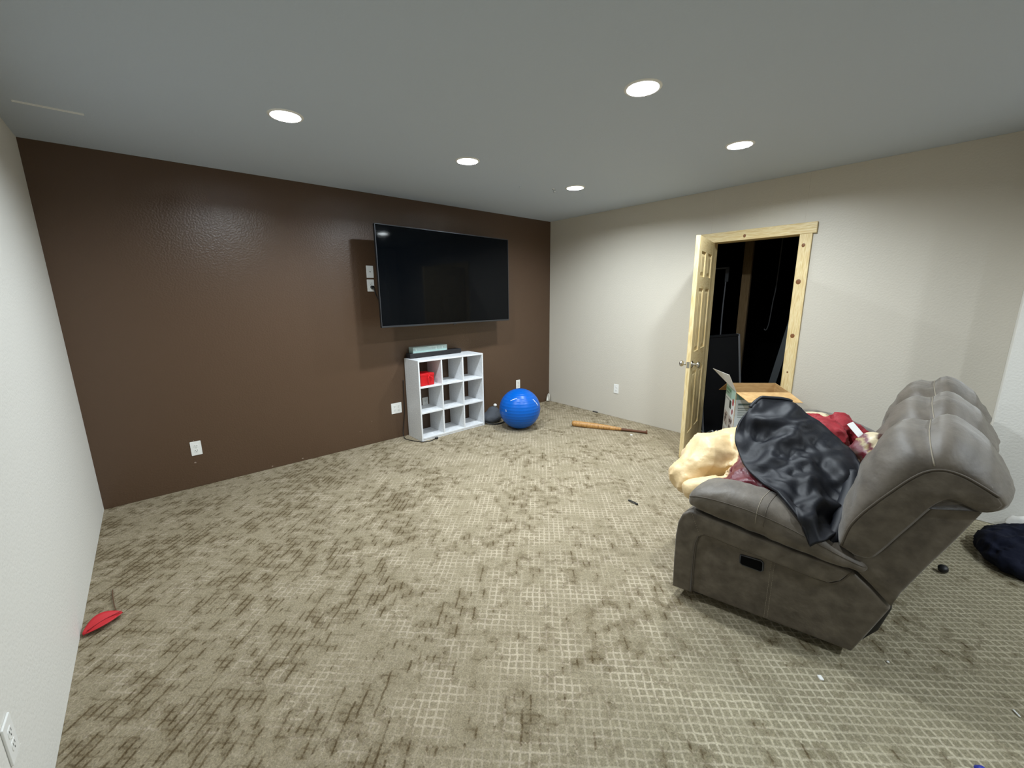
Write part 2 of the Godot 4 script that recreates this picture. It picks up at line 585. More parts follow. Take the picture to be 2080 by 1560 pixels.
# ------------------------------------------------------------------ the shell
func shell() -> void:
	var st := ST()
	# carpet: a slab whose top carries plan coordinates
	for f in [[Vector3(-0.1, 0, -0.06), Vector3(XE + 0.1, 0, ZS + 0.1)]]:
		var lo: Vector3 = f[0]
		var hi: Vector3 = f[1]
		var p := [Vector3(lo.x, 0, hi.z), Vector3(hi.x, 0, hi.z), Vector3(hi.x, 0, lo.z), Vector3(lo.x, 0, lo.z)]
		for i in [0, 2, 1, 0, 3, 2]:
			st.set_uv(Vector2(p[i].x, p[i].z) / 4.7)
			st.add_vertex(p[i])
		st.set_uv(Vector2.ZERO)
		var d := Vector3(0, -0.1, 0)
		face(st, [p[0] + d, p[1] + d, p[2] + d, p[3] + d], Vector3(2, 0, 2))
		for i in 4: face(st, [p[i], p[(i + 1) % 4], p[(i + 1) % 4] + d, p[i] + d], Vector3(2, -0.05, 2))
	struct("floor", st, M.carpet, "beige carpet with a diagonal raised lattice and brown soil marks", "floor")
	var cs := CSGCombiner3D.new()                                     # a slab with a round hole for each can
	cs.name = "ceiling"
	var slab := CSGBox3D.new()
	slab.name = "slab"
	slab.size = Vector3(XE + 0.2, 0.1, ZS + 2.8)
	slab.position = Vector3(XE / 2, H + 0.05, (ZS + 0.1 - 2.7) / 2)
	slab.material = M.ceiling
	cs.add_child(slab)
	for p in lamps:
		var hole := CSGCylinder3D.new()
		hole.name = "can_hole"
		hole.operation = CSGShape3D.OPERATION_SUBTRACTION
		hole.radius = 0.0755
		hole.height = 0.14
		hole.sides = 40
		hole.smooth_faces = true
		hole.material = M.ceiling
		hole.position = Vector3(p.x, H, p.y)
		cs.add_child(hole, true)
	add_child(cs)
	tag(cs, "grey-white textured ceiling with recessed lights", "ceiling", "", "structure")
	st = ST(); lohi(st, Vector3(-0.12, 0, -0.12), Vector3(0, H, ZS + 0.12))
	var ww := struct("wall_west", st, M.brown, "dark brown textured accent wall behind the television", "wall")
	for c in [[0.205, 4.075, 0.012], [0.385, 4.062, 0.005], [0.24, 2.62, 0.006], [0.16, 2.75, 0.005], [0.02, 3.55, 0.010], [0.025, 3.3, 0.012], [0.30, 2.9, 0.004]]:   # chips where the pale coat shows
		var cp := ST()
		prism(cp, [Vector2(-0.6, -0.3) * c[2], Vector2(0.4, -0.5) * c[2], Vector2(0.7, 0.1) * c[2], Vector2(0.1, 0.5) * c[2], Vector2(-0.5, 0.3) * c[2]], 0.0, 0.0007, 0.0002, 1, Transform3D(Basis(Vector3.UP, PI / 2), Vector3(0, c[0], c[1])))
		obj("paint_chip", cp, M.chip, ww)
	st = ST()
	lohi(st, Vector3(0, 0, -0.12), Vector3(2.13, H, 0))
	lohi(st, Vector3(2.89, 0, -0.12), Vector3(4.125, H, 0))
	lohi(st, Vector3(2.13, 1.98, -0.12), Vector3(2.89, H, 0))
	struct("wall_north", st, M.beige, "beige textured wall with the open doorway", "wall")
	st = ST(); lohi(st, Vector3(4.125, 0, -0.12), Vector3(XE, H, 0.27), 0.004)
	struct("wall_northeast", st, M.light_wall, "pale wall at the right edge standing forward of the beige wall", "wall")
	st = ST(); lohi(st, Vector3(0, 0, ZS), Vector3(XE, H, ZS + 0.12))
	struct("wall_south", st, M.light_wall, "pale beige wall along the left edge of the picture", "wall")
	st = ST(); lohi(st, Vector3(XE, 0, -0.12), Vector3(XE + 0.12, H, ZS + 0.12))
	struct("wall_east", st, M.beige, "beige wall on the far side of the adjoining space", "wall")
	# unlit store room behind the doorway
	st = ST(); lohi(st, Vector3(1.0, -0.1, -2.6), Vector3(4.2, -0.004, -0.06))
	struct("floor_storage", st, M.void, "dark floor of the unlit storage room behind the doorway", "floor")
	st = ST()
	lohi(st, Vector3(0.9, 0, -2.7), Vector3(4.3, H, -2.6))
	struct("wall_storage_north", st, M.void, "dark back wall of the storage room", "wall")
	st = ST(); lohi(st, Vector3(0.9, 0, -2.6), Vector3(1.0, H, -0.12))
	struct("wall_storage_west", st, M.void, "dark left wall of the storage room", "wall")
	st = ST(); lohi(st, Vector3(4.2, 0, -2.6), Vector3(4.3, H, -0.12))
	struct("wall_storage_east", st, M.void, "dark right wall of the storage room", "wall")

func knot(parent: Node, at: Vector3, r: float, n := Vector3(0, 0, 1)) -> void:
	var st := ST(true)
	var b := along(n)
	lathe(st, [Vector2(r, -0.0005), Vector2(r * 0.8, 0.0012), Vector2(r * 0.3, 0.0018), Vector2(0, 0.0018)], 12, Transform3D(b.scaled_local(Vector3(1.3, 1, 1.1)), at))
	obj("knot", st, M.knot, parent)

func doorway() -> void:
	# casing and jamb of knotty pine
	var t := Node3D.new()
	t.name = "trim_1"
	add_child(t)
	tag(t, "knotty pine door casing round the dark doorway", "door trim", "", "structure")
	obj("head_casing", box(Vector3(2.515, 2.005, 0.011), Vector3(0.94, 0.088, 0.022), 0.002), M.pine_h, t)
	obj("side_casing", box(Vector3(2.914, 0.981, 0.0095), Vector3(0.088, 1.96, 0.019), 0.002), M.pine_v, t)
	obj("side_casing", box(Vector3(2.106, 0.981, 0.0095), Vector3(0.088, 1.96, 0.019), 0.002), M.pine_v, t)
	obj("jamb", box(Vector3(2.88, 0.98, -0.06), Vector3(0.02, 1.96, 0.12), 0.001), M.pine_v, t)
	obj("jamb", box(Vector3(2.14, 0.98, -0.06), Vector3(0.02, 1.96, 0.12), 0.001), M.pine_v, t)
	obj("head_jamb", box(Vector3(2.51, 1.97, -0.06), Vector3(0.76, 0.02, 0.12), 0.001), M.pine_h, t)
	for k in [[2.905, 1.87, 0.013], [2.903, 1.575, 0.018], [2.912, 1.12, 0.016], [2.91, 0.80, 0.007]]:
		knot(t, Vector3(k[0], k[1], 0.019), k[2])
	knot(t, Vector3(2.44, 1.995, 0.022), 0.012)
	# six-panel pine door, standing open
	var d := Node3D.new()
	d.name = "door_1"
	add_child(d)
	d.position = Vector3(2.148, 0, 0.024)
	d.rotation.y = -1.325
	tag(d, "pine six-panel door standing open into the room", "door", "", "structure")
	var W := 0.70
	var T := 0.035
	var zc := -T / 2
	var y0 := 0.012
	var y1 := 1.955
	for xs in [0.0, W - 0.11]:
		obj("stile", box(Vector3(xs + 0.055, (y0 + y1) / 2, zc), Vector3(0.11, y1 - y0, T), 0.0015), M.pine_v, d)
	var rails := [[y0, 0.22], [0.80, 0.98], [1.53, 1.63], [1.84, y1]]
	for r in rails:
		obj("rail", box(Vector3(W / 2, (r[0] + r[1]) / 2, zc), Vector3(W - 0.22, r[1] - r[0], T - 0.001), 0.001), M.pine_h, d)
	for k in 3:
		var a: float = rails[k][1]
		var b: float = rails[k + 1][0]
		obj("mullion", box(Vector3(W / 2, (a + b) / 2, zc), Vector3(0.10, b - a, T - 0.001), 0.001), M.pine_v, d)
		for s in 2:
			var xa := 0.11 if s == 0 else W / 2 + 0.05
			var xb := W / 2 - 0.05 if s == 0 else W - 0.11
			var c := Vector3((xa + xb) / 2, (a + b) / 2, zc)
			var pst := ST()
			bx(pst, c, Vector3(xb - xa, b - a, 0.010), 0.0005)
			for sd in [-1, 1]:                                        # raised field with sloping margins
				var o := [Vector3(xa + 0.012, a + 0.012, 0), Vector3(xb - 0.012, a + 0.012, 0), Vector3(xb - 0.012, b - 0.012, 0), Vector3(xa + 0.012, b - 0.012, 0)]
				var ii := [Vector3(xa + 0.042, a + 0.042, 0), Vector3(xb - 0.042, a + 0.042, 0), Vector3(xb - 0.042, b - 0.042, 0), Vector3(xa + 0.042, b - 0.042, 0)]
				for v in 4:
					o[v].z = zc + sd * 0.005
					ii[v].z = zc + sd * 0.014
				face(pst, ii.duplicate(), c)
				for v in 4: face(pst, [o[v], o[(v + 1) % 4], ii[(v + 1) % 4], ii[v]], c)
			obj("panel", pst, M.pine_v, d)
	for sd in [-1, 1]:
		var at := Vector3(W - 0.06, 0.875, zc + sd * T / 2)
		var b := along(Vector3(0, 0, sd))
		var k := ST(true)
		lathe(k, [Vector2(0.031, -0.001), Vector2(0.031, 0.004), Vector2(0.024, 0.009), Vector2(0.012, 0.012), Vector2(0.011, 0.030), Vector2(0.020, 0.036), Vector2(0.0265, 0.046), Vector2(0.027, 0.055), Vector2(0.021, 0.064), Vector2(0.008, 0.068), Vector2(0, 0.068)], 28, Transform3D(b, at))
		obj("door_knob", k, M.nickel, d)
	obj("latch_plate", box(Vector3(W + 0.0005, 0.875, zc), Vector3(0.002, 0.055, 0.024), 0.0005), M.nickel, d)
	for hy in [0.25, 0.98, 1.72]:
		var hs := ST(true)
		lathe(hs, [Vector2(0, -0.045), Vector2(0.006, -0.045), Vector2(0.006, 0.045), Vector2(0, 0.045)], 12, Transform3D(Basis(), Vector3(-0.006, hy, 0.004)))
		obj("hinge", hs, M.nickel, d)

func outlet(at: Vector3, turn: float, label: String, style := "duplex", gang := 1, called := "wall_outlet") -> Node3D:
	var t := thing(called, label, "wall plate" if style in ["coax", "blank"] else "outlet", at, turn)
	var w := 0.070 if gang == 1 else 0.116
	var h := 0.114
	var st := ST()
	prism(st, rounded(w, h, 0.004), 0.0, 0.0055, 0.002, 2)
	obj("faceplate", st, M.white, t)
	for g in gang:
		var cx := 0.0 if gang == 1 else (-0.023 if g == 0 else 0.023)
		if style == "coax":
			var c := ST(true)
			lathe(c, [Vector2(0.0055, 0.004), Vector2(0.0055, 0.009), Vector2(0.003, 0.010), Vector2(0.0, 0.010)], 12, Transform3D(along(Vector3(0, 0, 1)), Vector3(cx, 0, 0)))
			obj("coax_socket", c, M.nickel, t)
			continue
		for s in [-1, 1]:
			var r := ST()
			prism(r, rounded(0.033, 0.028, 0.010), 0.004, 0.0068, 0.0008, 2, Transform3D(Basis(), Vector3(cx, s * 0.0195, 0)))
			var ro := obj("receptacle", r, M.white, t)
			var sl := ST()
			for k in [-1, 1]: bx(sl, Vector3(cx + k * 0.0063, s * 0.0195 + 0.003, 0.0066), Vector3(0.0022, 0.009, 0.0012), 0.0002)
			bx(sl, Vector3(cx, s * 0.0195 - 0.0085, 0.0066), Vector3(0.005, 0.005, 0.0012), 0.0012)
			obj("slots", sl, M.slot, ro)
		var sc := ST(true)
		lathe(sc, [Vector2(0.0032, 0.005), Vector2(0.0025, 0.0066), Vector2(0, 0.0068)], 10, Transform3D(along(Vector3(0, 0, 1)), Vector3(cx, 0, 0)))
		obj("screw", sc, M.ivory, t)
	return t

func rounded(w: float, h: float, r: float, n := 4) -> Array:
	var out := []
	for c in [[1, 1, 0], [-1, 1, 1], [-1, -1, 2], [1, -1, 3]]:
		for k in n + 1:
			var a: float = (c[2] + float(k) / n) * PI / 2
			out.append(Vector2(c[0] * (w / 2 - r) + cos(a) * r, c[1] * (h / 2 - r) + sin(a) * r))
	return out

# ------------------------------------------------------------------ television and shelf
func television() -> void:
	var a := Vector3(0.345, 2.118, 2.598)   # top left, top right, bottom left of the screen's front
	var b := Vector3(0.264, 2.114, 0.982)
	var c := Vector3(0.347, 1.206, 2.584)
	var ex := (b - a).normalized()
	var ey := (a - c)
	ey = (ey - ex * ey.dot(ex)).normalized()
	var ez := ex.cross(ey)
	var W := (b - a).length()
	var Hh := (a - c).length()
	var t := thing("television", "large flat black television on a tilted wall bracket on the brown wall", "television")
	t.transform = Transform3D(Basis(ex, ey, ez), (b + c) / 2)
	var st := ST()
	prism(st, rounded(W, Hh, 0.006), -0.030, -0.002, 0.004, 2)
	obj("housing", st, M.black, t)
	st = ST()
	bx(st, Vector3(0, 0, -0.045), Vector3(W * 0.7, Hh * 0.6, 0.05), 0.015)
	obj("rear_cover", st, M.black, t)
	st = ST()
	var bw := 0.007
	bx(st, Vector3(0, Hh / 2 - bw / 2, -0.001), Vector3(W, bw, 0.008), 0.001)
	for s in [-1, 1]: bx(st, Vector3(s * (W / 2 - bw / 2), 0, -0.001), Vector3(bw, Hh, 0.008), 0.001)
	obj("bezel", st, M.bezel, t)
	st = ST()
	bx(st, Vector3(0, -Hh / 2 + 0.008, 0.0), Vector3(W, 0.016, 0.010), 0.002)
	obj("bottom_trim", st, M.bezel, t)
	obj("sensor", box(Vector3(0.02, -Hh / 2 - 0.003, -0.002), Vector3(0.04, 0.010, 0.012), 0.002), M.black, t)
	st = ST()
	bx(st, Vector3(0, 0.004, -0.0005), Vector3(W - 2 * bw, Hh - 0.023, 0.003), 0.0005)
	obj("screen", st, M.screen, t)
	# bracket back to the wall
	st = ST()
	bx(st, Vector3(0.1, 0.05, -0.075), Vector3(0.62, 0.05, 0.02), 0.003)
	for s in [-1, 1]: bx(st, Vector3(0.1 + s * 0.22, 0, -0.08), Vector3(0.04, 0.44, 0.02), 0.003)
	obj("bracket", st, M.black, t)
	var inv := t.transform.affine_inverse()
	st = ST()
	var wp := inv * Vector3(0.012, 1.66, 1.62)
	tube(st, [inv * Vector3(0.01, 1.66, 1.62), inv * Vector3(0.16, 1.66, 1.80), Vector3(0.1, 0.02, -0.08)], 0.022, 6)
	bx(st, wp, Vector3(0.26, 0.40, 0.024), 0.003)
	obj("wall_arm", st, M.black, t)
	# power lead, from the lower of the two plates
	st = ST(true)
	var lead := crs([Vector3(0.034, 1.578, 2.512), Vector3(0.05, 1.545, 2.505), Vector3(0.055, 1.49, 2.49), Vector3(0.08, 1.42, 2.44), Vector3(0.14, 1.40, 2.36), Vector3(0.22, 1.46, 2.25)], 6)
	for i in lead.size(): lead[i] = inv * lead[i]
	tube(st, lead, 0.0045, 8)
	obj("power_cord", st, M.cord, t)
	st = ST()
	bx(st, Vector3(0.022, 1.578, 2.512), Vector3(0.032, 0.030, 0.030), 0.006, Transform3D(inv.basis, inv.origin))
	obj("plug", st, M.cord, t)

func cube_shelf() -> void:
	var t := thing("cube_shelf", "white nine-cube open-backed shelf standing against the brown wall", "shelf", Vector3(0.155, 0, 1.812), 0.013)
	var D := 0.285
	var W := 0.828
	var Hh := 0.852
	var th := 0.0155
	for s in [-1, 1]:
		var o := obj("side_panel", box(Vector3(0, Hh / 2, s * (W / 2 - th / 2)), Vector3(D, Hh, th), 0.001), M.laminate, t)
		if s > 0:
			for p in [[0.05, 0.29], [0.05, 0.57], [-0.05, 0.29], [-0.05, 0.57], [0.05, 0.02]]:
				var sc := ST(true)
				lathe(sc, [Vector2(0.006, 0), Vector2(0.005, 0.001), Vector2(0, 0.0015)], 10, Transform3D(along(Vector3(0, 0, 1)), Vector3(p[0], p[1], W / 2)))
				obj("screw_cap", sc, M.white, o)
	obj("top_panel", box(Vector3(0, Hh - th / 2 + 0.001, 0), Vector3(D + 0.002, th, W - 0.001), 0.001), M.laminate, t)
	obj("bottom_panel", box(Vector3(0, 0.028, 0), Vector3(D, th, W - 2 * th), 0.001), M.laminate, t)
	obj("kick_strip", box(Vector3(D / 2 - 0.012, 0.0115, 0), Vector3(0.014, 0.021, W - 2 * th), 0.001), M.laminate, t)
	var cell := (W - th) / 3.0
	for k in [1, 2]:
		obj("divider", box(Vector3(0, Hh / 2 + 0.008, -W / 2 + th / 2 + k * cell), Vector3(D - 0.003, Hh - 0.05, th), 0.001), M.laminate, t)
	for r in [1, 2]:
		for k in 3:
			obj("shelf_board", box(Vector3(0, 0.028 + r * 0.272, -W / 2 + th / 2 + (k + 0.5) * cell), Vector3(D - 0.001, th, cell - th), 0.001), M.laminate, t)
	# what stands on it
	var s := thing("soundbar", "long black soundbar lying on top of the white cube shelf", "speaker", Vector3(0.062, 0.853, 1.882), 0.04)
	obj("body", box(Vector3(0, 0.027, 0), Vector3(0.095, 0.048, 0.655), 0.006), M.soundbar, s)
	var gr := ST()
	for i in 40: bx(gr, Vector3(0.0478, 0.027, -0.31 + i * 0.0159), Vector3(0.0012, 0.040, 0.006), 0.0004)
	obj("grille", gr, M.black, s)
	for k in [-1, 1]: obj("foot", box(Vector3(0, 0.0015, k * 0.25), Vector3(0.07, 0.003, 0.03), 0.001), M.black, s)
	var g := thing("clear_case", "clear plastic case with pale parts inside, lying on the black soundbar", "case", Vector3(0.060, 0.9045, 1.956), 0.04)
	var wl := ST()
	var L := 0.425
	var gd := 0.085
	var gh := 0.062
	for k in [-1, 1]:
		bx(wl, Vector3(k * (gd / 2 - 0.0015), gh / 2, 0), Vector3(0.003, gh, L), 0.0005)
		bx(wl, Vector3(0, gh / 2, k * (L / 2 - 0.0015)), Vector3(gd - 0.006, gh, 0.003), 0.0005)
	obj("walls", wl, M.glass, g)
	obj("lid", box(Vector3(0, gh - 0.002, 0), Vector3(gd - 0.006, 0.003, L - 0.006), 0.0005), M.glass, g)
	obj("tray", box(Vector3(0, 0.010, 0), Vector3(gd - 0.008, 0.018, L - 0.008), 0.002), M.teal, g)
	for k in [-0.16, -0.08, 0.165]: obj("clip", box(Vector3(0.02, 0.033, k), Vector3(0.02, 0.028, 0.012), 0.002), M.white, g)
	obj("bar", box(Vector3(0.02, 0.049, -0.045), Vector3(0.012, 0.008, 0.10), 0.002), M.white, g)
	obj("label_strip", box(Vector3(-0.01, 0.034, 0.05), Vector3(0.003, 0.026, 0.20), 0.0005), mat(rgb(176, 190, 200), 0.3), g)
	var rb := thing("gift_box", "small glossy red gift box with a ribbon in the top left cube", "box", Vector3(0.19, 0.580, 2.108), 0.06)
	obj("box_body", box(Vector3(0, 0.052, 0), Vector3(0.15, 0.102, 0.165), 0.003), M.red_box, rb)
	obj("box_lid", box(Vector3(0, 0.112, 0), Vector3(0.156, 0.026, 0.171), 0.003), M.red_box, rb)
	var rs := ST()
	bx(rs, Vector3(0.0775, 0.058, -0.02), Vector3(0.004, 0.118, 0.022), 0.001)
	bx(rs, Vector3(0, 0.126, -0.02), Vector3(0.158, 0.003, 0.022), 0.001)
	obj("ribbon", rs, mat(rgb(214, 26, 36), 0.25), rb)
	var bw := ST(true)
	for k in [-1, 1]:
		tube(bw, crs([Vector3(0.08, 0.10, -0.02), Vector3(0.10, 0.085, -0.02 + k * 0.025), Vector3(0.095, 0.05, -0.02 + k * 0.02), Vector3(0.082, 0.012, -0.02 + k * 0.006)], 5), 0.006, 6, 0.4)
	obj("bow", bw, mat(rgb(214, 26, 36), 0.25), rb)

func near_shelf() -> void:
	# lead down the side of the shelf
	var st := ST(true)
	tube(st, crs([Vector3(0.012, 0.62, 2.252), Vector3(0.014, 0.45, 2.256), Vector3(0.02, 0.30, 2.262), Vector3(0.012, 0.16, 2.275), Vector3(0.03, 0.05, 2.30), Vector3(0.10, 0.006, 2.315), Vector3(0.20, 0.005, 2.29), Vector3(0.31, 0.005, 2.235), Vector3(0.345, 0.005, 2.16), Vector3(0.33, 0.006, 2.09)], 8), 0.004, 8)
	tag(obj("power_cord", st, M.cord), "thin black cord hanging beside the cube shelf and curling on the carpet", "cord")
	st = ST()
	bx(st, Vector3(0.328, 0.011, 2.068), Vector3(0.020, 0.022, 0.036), 0.005)
	tag(obj("cord_plug", st, M.cord), "black plug end on the carpet in front of the cube shelf", "plug")
	# exercise ball
	var r := 0.232
	var t := thing("exercise_ball", "shiny blue inflated exercise ball on the carpet by the corner", "ball", Vector3(0.645, 0, 1.155))
	st = ST(true)
	var prof := []
	for i in 97:
		var a := -PI / 2 + PI * i / 96.0
		var rr := r
		if absf(a) < 1.2: rr += 0.0009 * cos(a * 42.0)
		prof.append(Vector2(maxf(0.0, rr * cos(a)), r * 0.985 + rr * sin(a) * 0.985))
	lathe(st, prof, 72)
	obj("ball_skin", st, M.ball, t)
	var C := Vector3(0, r * 0.985, 0)
	for m in [[Vector3(0.38, 0.62, 0.50), Vector3(0.20, 0.54, 0.75), 0.0048], [Vector3(0.80, 0.60, -0.12), Vector3(0.93, 0.25, -0.38), 0.0054], [Vector3(0.10, 0.16, 0.98), Vector3(0.12, 0.05, 1.0), 0.0048]]:
		var pts := []
		for k in 9:
			var d: Vector3 = m[0].normalized().slerp(m[1].normalized(), k / 8.0)
			pts.append(C + d * (r - 0.0035) * Vector3(1, 0.985, 1))
		var ms := ST(true)
		tube(ms, pts, m[2], 10)
		obj("printed_mark", ms, M.white, t)
	# slumped grey bag with a strap
	var g := thing("cloth_bag", "slumped dark grey cloth bag with black strap between shelf and ball", "bag", Vector3(0.26, 0, 1.24))
	var nz := noise(7.0, 91, 2)
	st = ST(true)
	nets(st, func(p: Vector3) -> float:
		var d := ell(p, Vector3(-0.02, 0.055, 0.0), Vector3(0.10, 0.075, 0.13))
		d = smin(d, ell(p, Vector3(-0.06, 0.10, -0.05), Vector3(0.07, 0.075, 0.08)), 0.05)
		d += nz.get_noise_3dv(p) * 0.012
		return maxf(d, 0.002 - p.y), Vector3(-0.2, -0.02, -0.2), Vector3(0.14, 0.24, 0.2), 0.009)
	obj("bag_body", st, M.bag, g)
	st = ST(true)
	tube(st, crs([Vector3(0.02, 0.03, 0.14), Vector3(0.09, 0.012, 0.09), Vector3(0.125, 0.010, 0.0), Vector3(0.10, 0.012, -0.10), Vector3(0.03, 0.03, -0.15)], 6), 0.011, 8, 0.6)
	obj("strap", st, M.black, g)
	st = ST(true)
	lathe(st, [Vector2(0, -0.018), Vector2(0.012, -0.015), Vector2(0.019, -0.004), Vector2(0.018, 0.008), Vector2(0.010, 0.016), Vector2(0, 0.018)], 18, Transform3D(Basis(Vector3(1, 0, 0), 0.6).scaled(Vector3(1.3, 1, 1)), Vector3(0.215, 0.187, 1.17)))
	tag(obj("white_ball", st, M.white), "small white rounded ball resting on the grey cloth bag", "ball")
	# a white curl of plastic in the corner
	st = ST(true)
	tube(st, crs([Vector3(0.035, 0.012, 0.07), Vector3(0.02, 0.06, 0.045), Vector3(0.035, 0.105, 0.04), Vector3(0.05, 0.08, 0.045), Vector3(0.055, 0.012, 0.06)], 6), 0.014, 8, 0.5)
	tag(obj("plastic_curl", st, M.ivory), "curled white plastic scrap standing in the corner of the two walls", "scrap")
	# baseball bat
	var p0 := Vector3(1.01, 0, 0.672)
	var p1 := Vector3(1.752, 0, 0.288)
	var dir := (p1 - p0).normalized()
	var bt := thing("baseball_bat", "worn wooden baseball bat lying on the carpet by the beige wall", "bat", p0)
	var BL := (p1 - p0).length()
	var xf := Transform3D(along(Vector3(dir.x, -0.022, dir.z)), Vector3(0, 0.034, 0))
	st = ST(true)
	lathe(st, [Vector2(0, 0), Vector2(0.020, 0.003), Vector2(0.029, 0.010), Vector2(0.033, 0.03), Vector2(0.0335, 0.18), Vector2(0.032, 0.28), Vector2(0.028, 0.38), Vector2(0.022, 0.48), Vector2(0.0165, 0.56)], 20, xf)
	obj("barrel", st, M.bat, bt)
	st = ST(true)
	lathe(st, [Vector2(0.0165, 0.56), Vector2(0.014, 0.62), Vector2(0.013, 0.72), Vector2(0.0135, BL - 0.03), Vector2(0.015, BL - 0.018)], 20, xf)
	obj("handle", st, M.bat_grip, bt)
	st = ST(true)
	lathe(st, [Vector2(0.015, BL - 0.018), Vector2(0.025, BL - 0.012), Vector2(0.025, BL - 0.004), Vector2(0.018, BL), Vector2(0, BL)], 20, xf)
	obj("knob", st, M.bat_grip, bt)

# ------------------------------------------------------------------ sofa
func S3(u: float, y: float, w: float) -> Vector3:
	return Vector3(u, y, -w)

func sofa() -> void:
	var LEN := 1.66
	var t := thing("recliner_sofa", "three-seat grey-brown suede recliner sofa with padded arms and plump backs", "sofa", SOFA.origin, 0.229)
	warp = Transform3D(Basis(Vector3(1, 0, 0), Vector3(0, 1, 0), Vector3(-0.180, 0, 1)), Vector3.ZERO)
	# ---- near and far side panels
	var outline := [Vector2(0.0, 0.045), Vector2(-0.004, 0.20), Vector2(-0.004, 0.33), Vector2(0.002, 0.40), Vector2(0.018, 0.445), Vector2(0.05, 0.472), Vector2(0.10, 0.470), Vector2(0.25, 0.447), Vector2(0.45, 0.420), Vector2(0.60, 0.408), Vector2(0.655, 0.398), Vector2(0.72, 0.345), Vector2(0.784, 0.282), Vector2(0.742, 0.16), Vector2(0.699, 0.042), Vector2(0.35, 0.043)]
	var inner := [Vector2(0.087, 0.043), Vector2(0.085, 0.236), Vector2(0.088, 0.31), Vector2(0.10, 0.350), Vector2(0.123, 0.369), Vector2(0.17, 0.366), Vector2(0.226, 0.357), Vector2(0.39, 0.339), Vector2(0.544, 0.322), Vector2(0.595, 0.321), Vector2(0.63, 0.345), Vector2(0.655, 0.396)]
	for s in 2:
		var wz := 0.0 if s == 0 else LEN - 0.2            # each arm is 0.2 m wide
		var zn := -wz
		var st := ST(true)
		prism(st, outline, zn - 0.19, zn - 0.010 if s == 0 else zn - 0.0, 0.012, 4)
		var side := obj("side_panel", st, M.suede, t)
		if s == 0:
			# padded front column and top rail, proud of the panel
			var band := [Vector2(0.0, 0.045), Vector2(-0.004, 0.20), Vector2(-0.004, 0.33), Vector2(0.002, 0.40), Vector2(0.018, 0.445), Vector2(0.05, 0.472), Vector2(0.10, 0.470), Vector2(0.25, 0.447), Vector2(0.45, 0.420), Vector2(0.60, 0.408), Vector2(0.655, 0.398)]
			var rev := inner.duplicate()
			rev.reverse()
			for v in rev.slice(1): band.append(v + Vector2(-0.003, 0.003))
			st = ST(true)
			prism(st, band, zn - 0.06, zn + 0.006, 0.010, 4)
			obj("front_band", st, M.suede, t)
			st = ST(true)
			var wl := []
			for v in inner: wl.append(Vector3(v.x, v.y, zn - 0.006))
			tube(st, crs(wl, 5), 0.0035, 6)
			obj("welt", st, M.welt, side)
			# release handle
			var hx := [Vector2(0.276, 0.322), Vector2(0.356, 0.324), Vector2(0.363, 0.316), Vector2(0.365, 0.280), Vector2(0.358, 0.273), Vector2(0.284, 0.277), Vector2(0.276, 0.285)]
			st = ST(true)
			prism(st, hx, zn - 0.02, zn - 0.004, 0.003, 2)
			obj("release_handle", st, M.pull, t)
			st = ST(true)
			var rim := []
			for v in hx: rim.append(Vector3(v.x, v.y, zn - 0.008))
			rim.append(rim[0])
			tube(st, rim, 0.004, 6)
			obj("handle_bezel", st, M.bezel, t)
			# twin rows of stitches down the middle of the panel and over the front band
			st = ST()
			for off in [0.0, 0.012]:
				for k in 34:
					bx(st, Vector3(0.392 + off, 0.328 - k * 0.0083, zn - 0.0095), Vector3(0.0012, 0.0048, 0.0016), 0.0003)
			for k in 12:
				var q := Vector2(0.062, 0.468).lerp(Vector2(0.104, 0.362), k / 11.0)
				bx(st, Vector3(q.x, q.y, zn + 0.0062), Vector3(0.0012, 0.0045, 0.0014), 0.0003)
			tag(obj("stitching", st, M.stitch, side), "", "", "", "stuff")
	# ---- arm cushions
	var arm := [[0.030, 0.515, 0.535, 0.4], [0.034, 0.500, 0.552, 0.7], [0.05, 0.488, 0.570, 0.9], [0.08, 0.478, 0.590, 0.98], [0.14, 0.464, 0.603, 1.0], [0.21, 0.450, 0.606, 1.0], [0.29, 0.438, 0.600, 1.0], [0.38, 0.422, 0.583, 1.0], [0.46, 0.410, 0.556, 1.0], [0.54, 0.403, 0.520, 1.0], [0.61, 0.402, 0.486, 1.0], [0.66, 0.404, 0.462, 0.98], [0.69, 0.409, 0.448, 0.94], [0.70, 0.418, 0.438, 0.8]]
	var wr := noise(9.0, 101, 3)
	for s in 2:
		var wc := 0.108 if s == 0 else LEN - 0.108
		var rings := []
		var seam := []
		for k in range(0, (arm.size() - 1) * 3 + 1):
			var i := mini(k / 3, arm.size() - 2)
			var f := (k - i * 3) / 3.0
			var a := []
			for c in 4: a.append(cubic_interpolate(arm[i][c], arm[i + 1][c], arm[maxi(i - 1, 0)][c], arm[mini(i + 2, arm.size() - 1)][c], f))
			if s == 1: a[2] += 0.065 * smoothstep(0.03, 0.12, a[0])          # the far arm is plumper
			var ring := []
			var hw: float = 0.122 * a[3]
			var ym: float = a[1] + (a[2] - a[1]) * 0.42
			for j in 32:
				var th := TAU * j / 32.0
				var cx := signf(cos(th)) * pow(absf(cos(th)), 0.62)
				var sy := signf(sin(th)) * pow(absf(sin(th)), 0.75)
				var y: float = ym + (sy * (a[2] - ym) if sy > 0 else sy * (ym - a[1]))
				var p := Vector3(a[0], y, -wc + cx * hw)
				var crease: float = wr.get_noise_3d(p.x * 2.4, p.y, p.z * 0.9) * 0.007 * a[3]
				p += Vector3(0, sy, cx).normalized() * crease
				ring.append(p)
				if j == 2: seam.append(p + Vector3(0, 0, 0.0005))
			rings.append(ring)
		var st := ST(true)
		loft(st, rings)
		var ao := obj("armrest", st, M.suede, t)
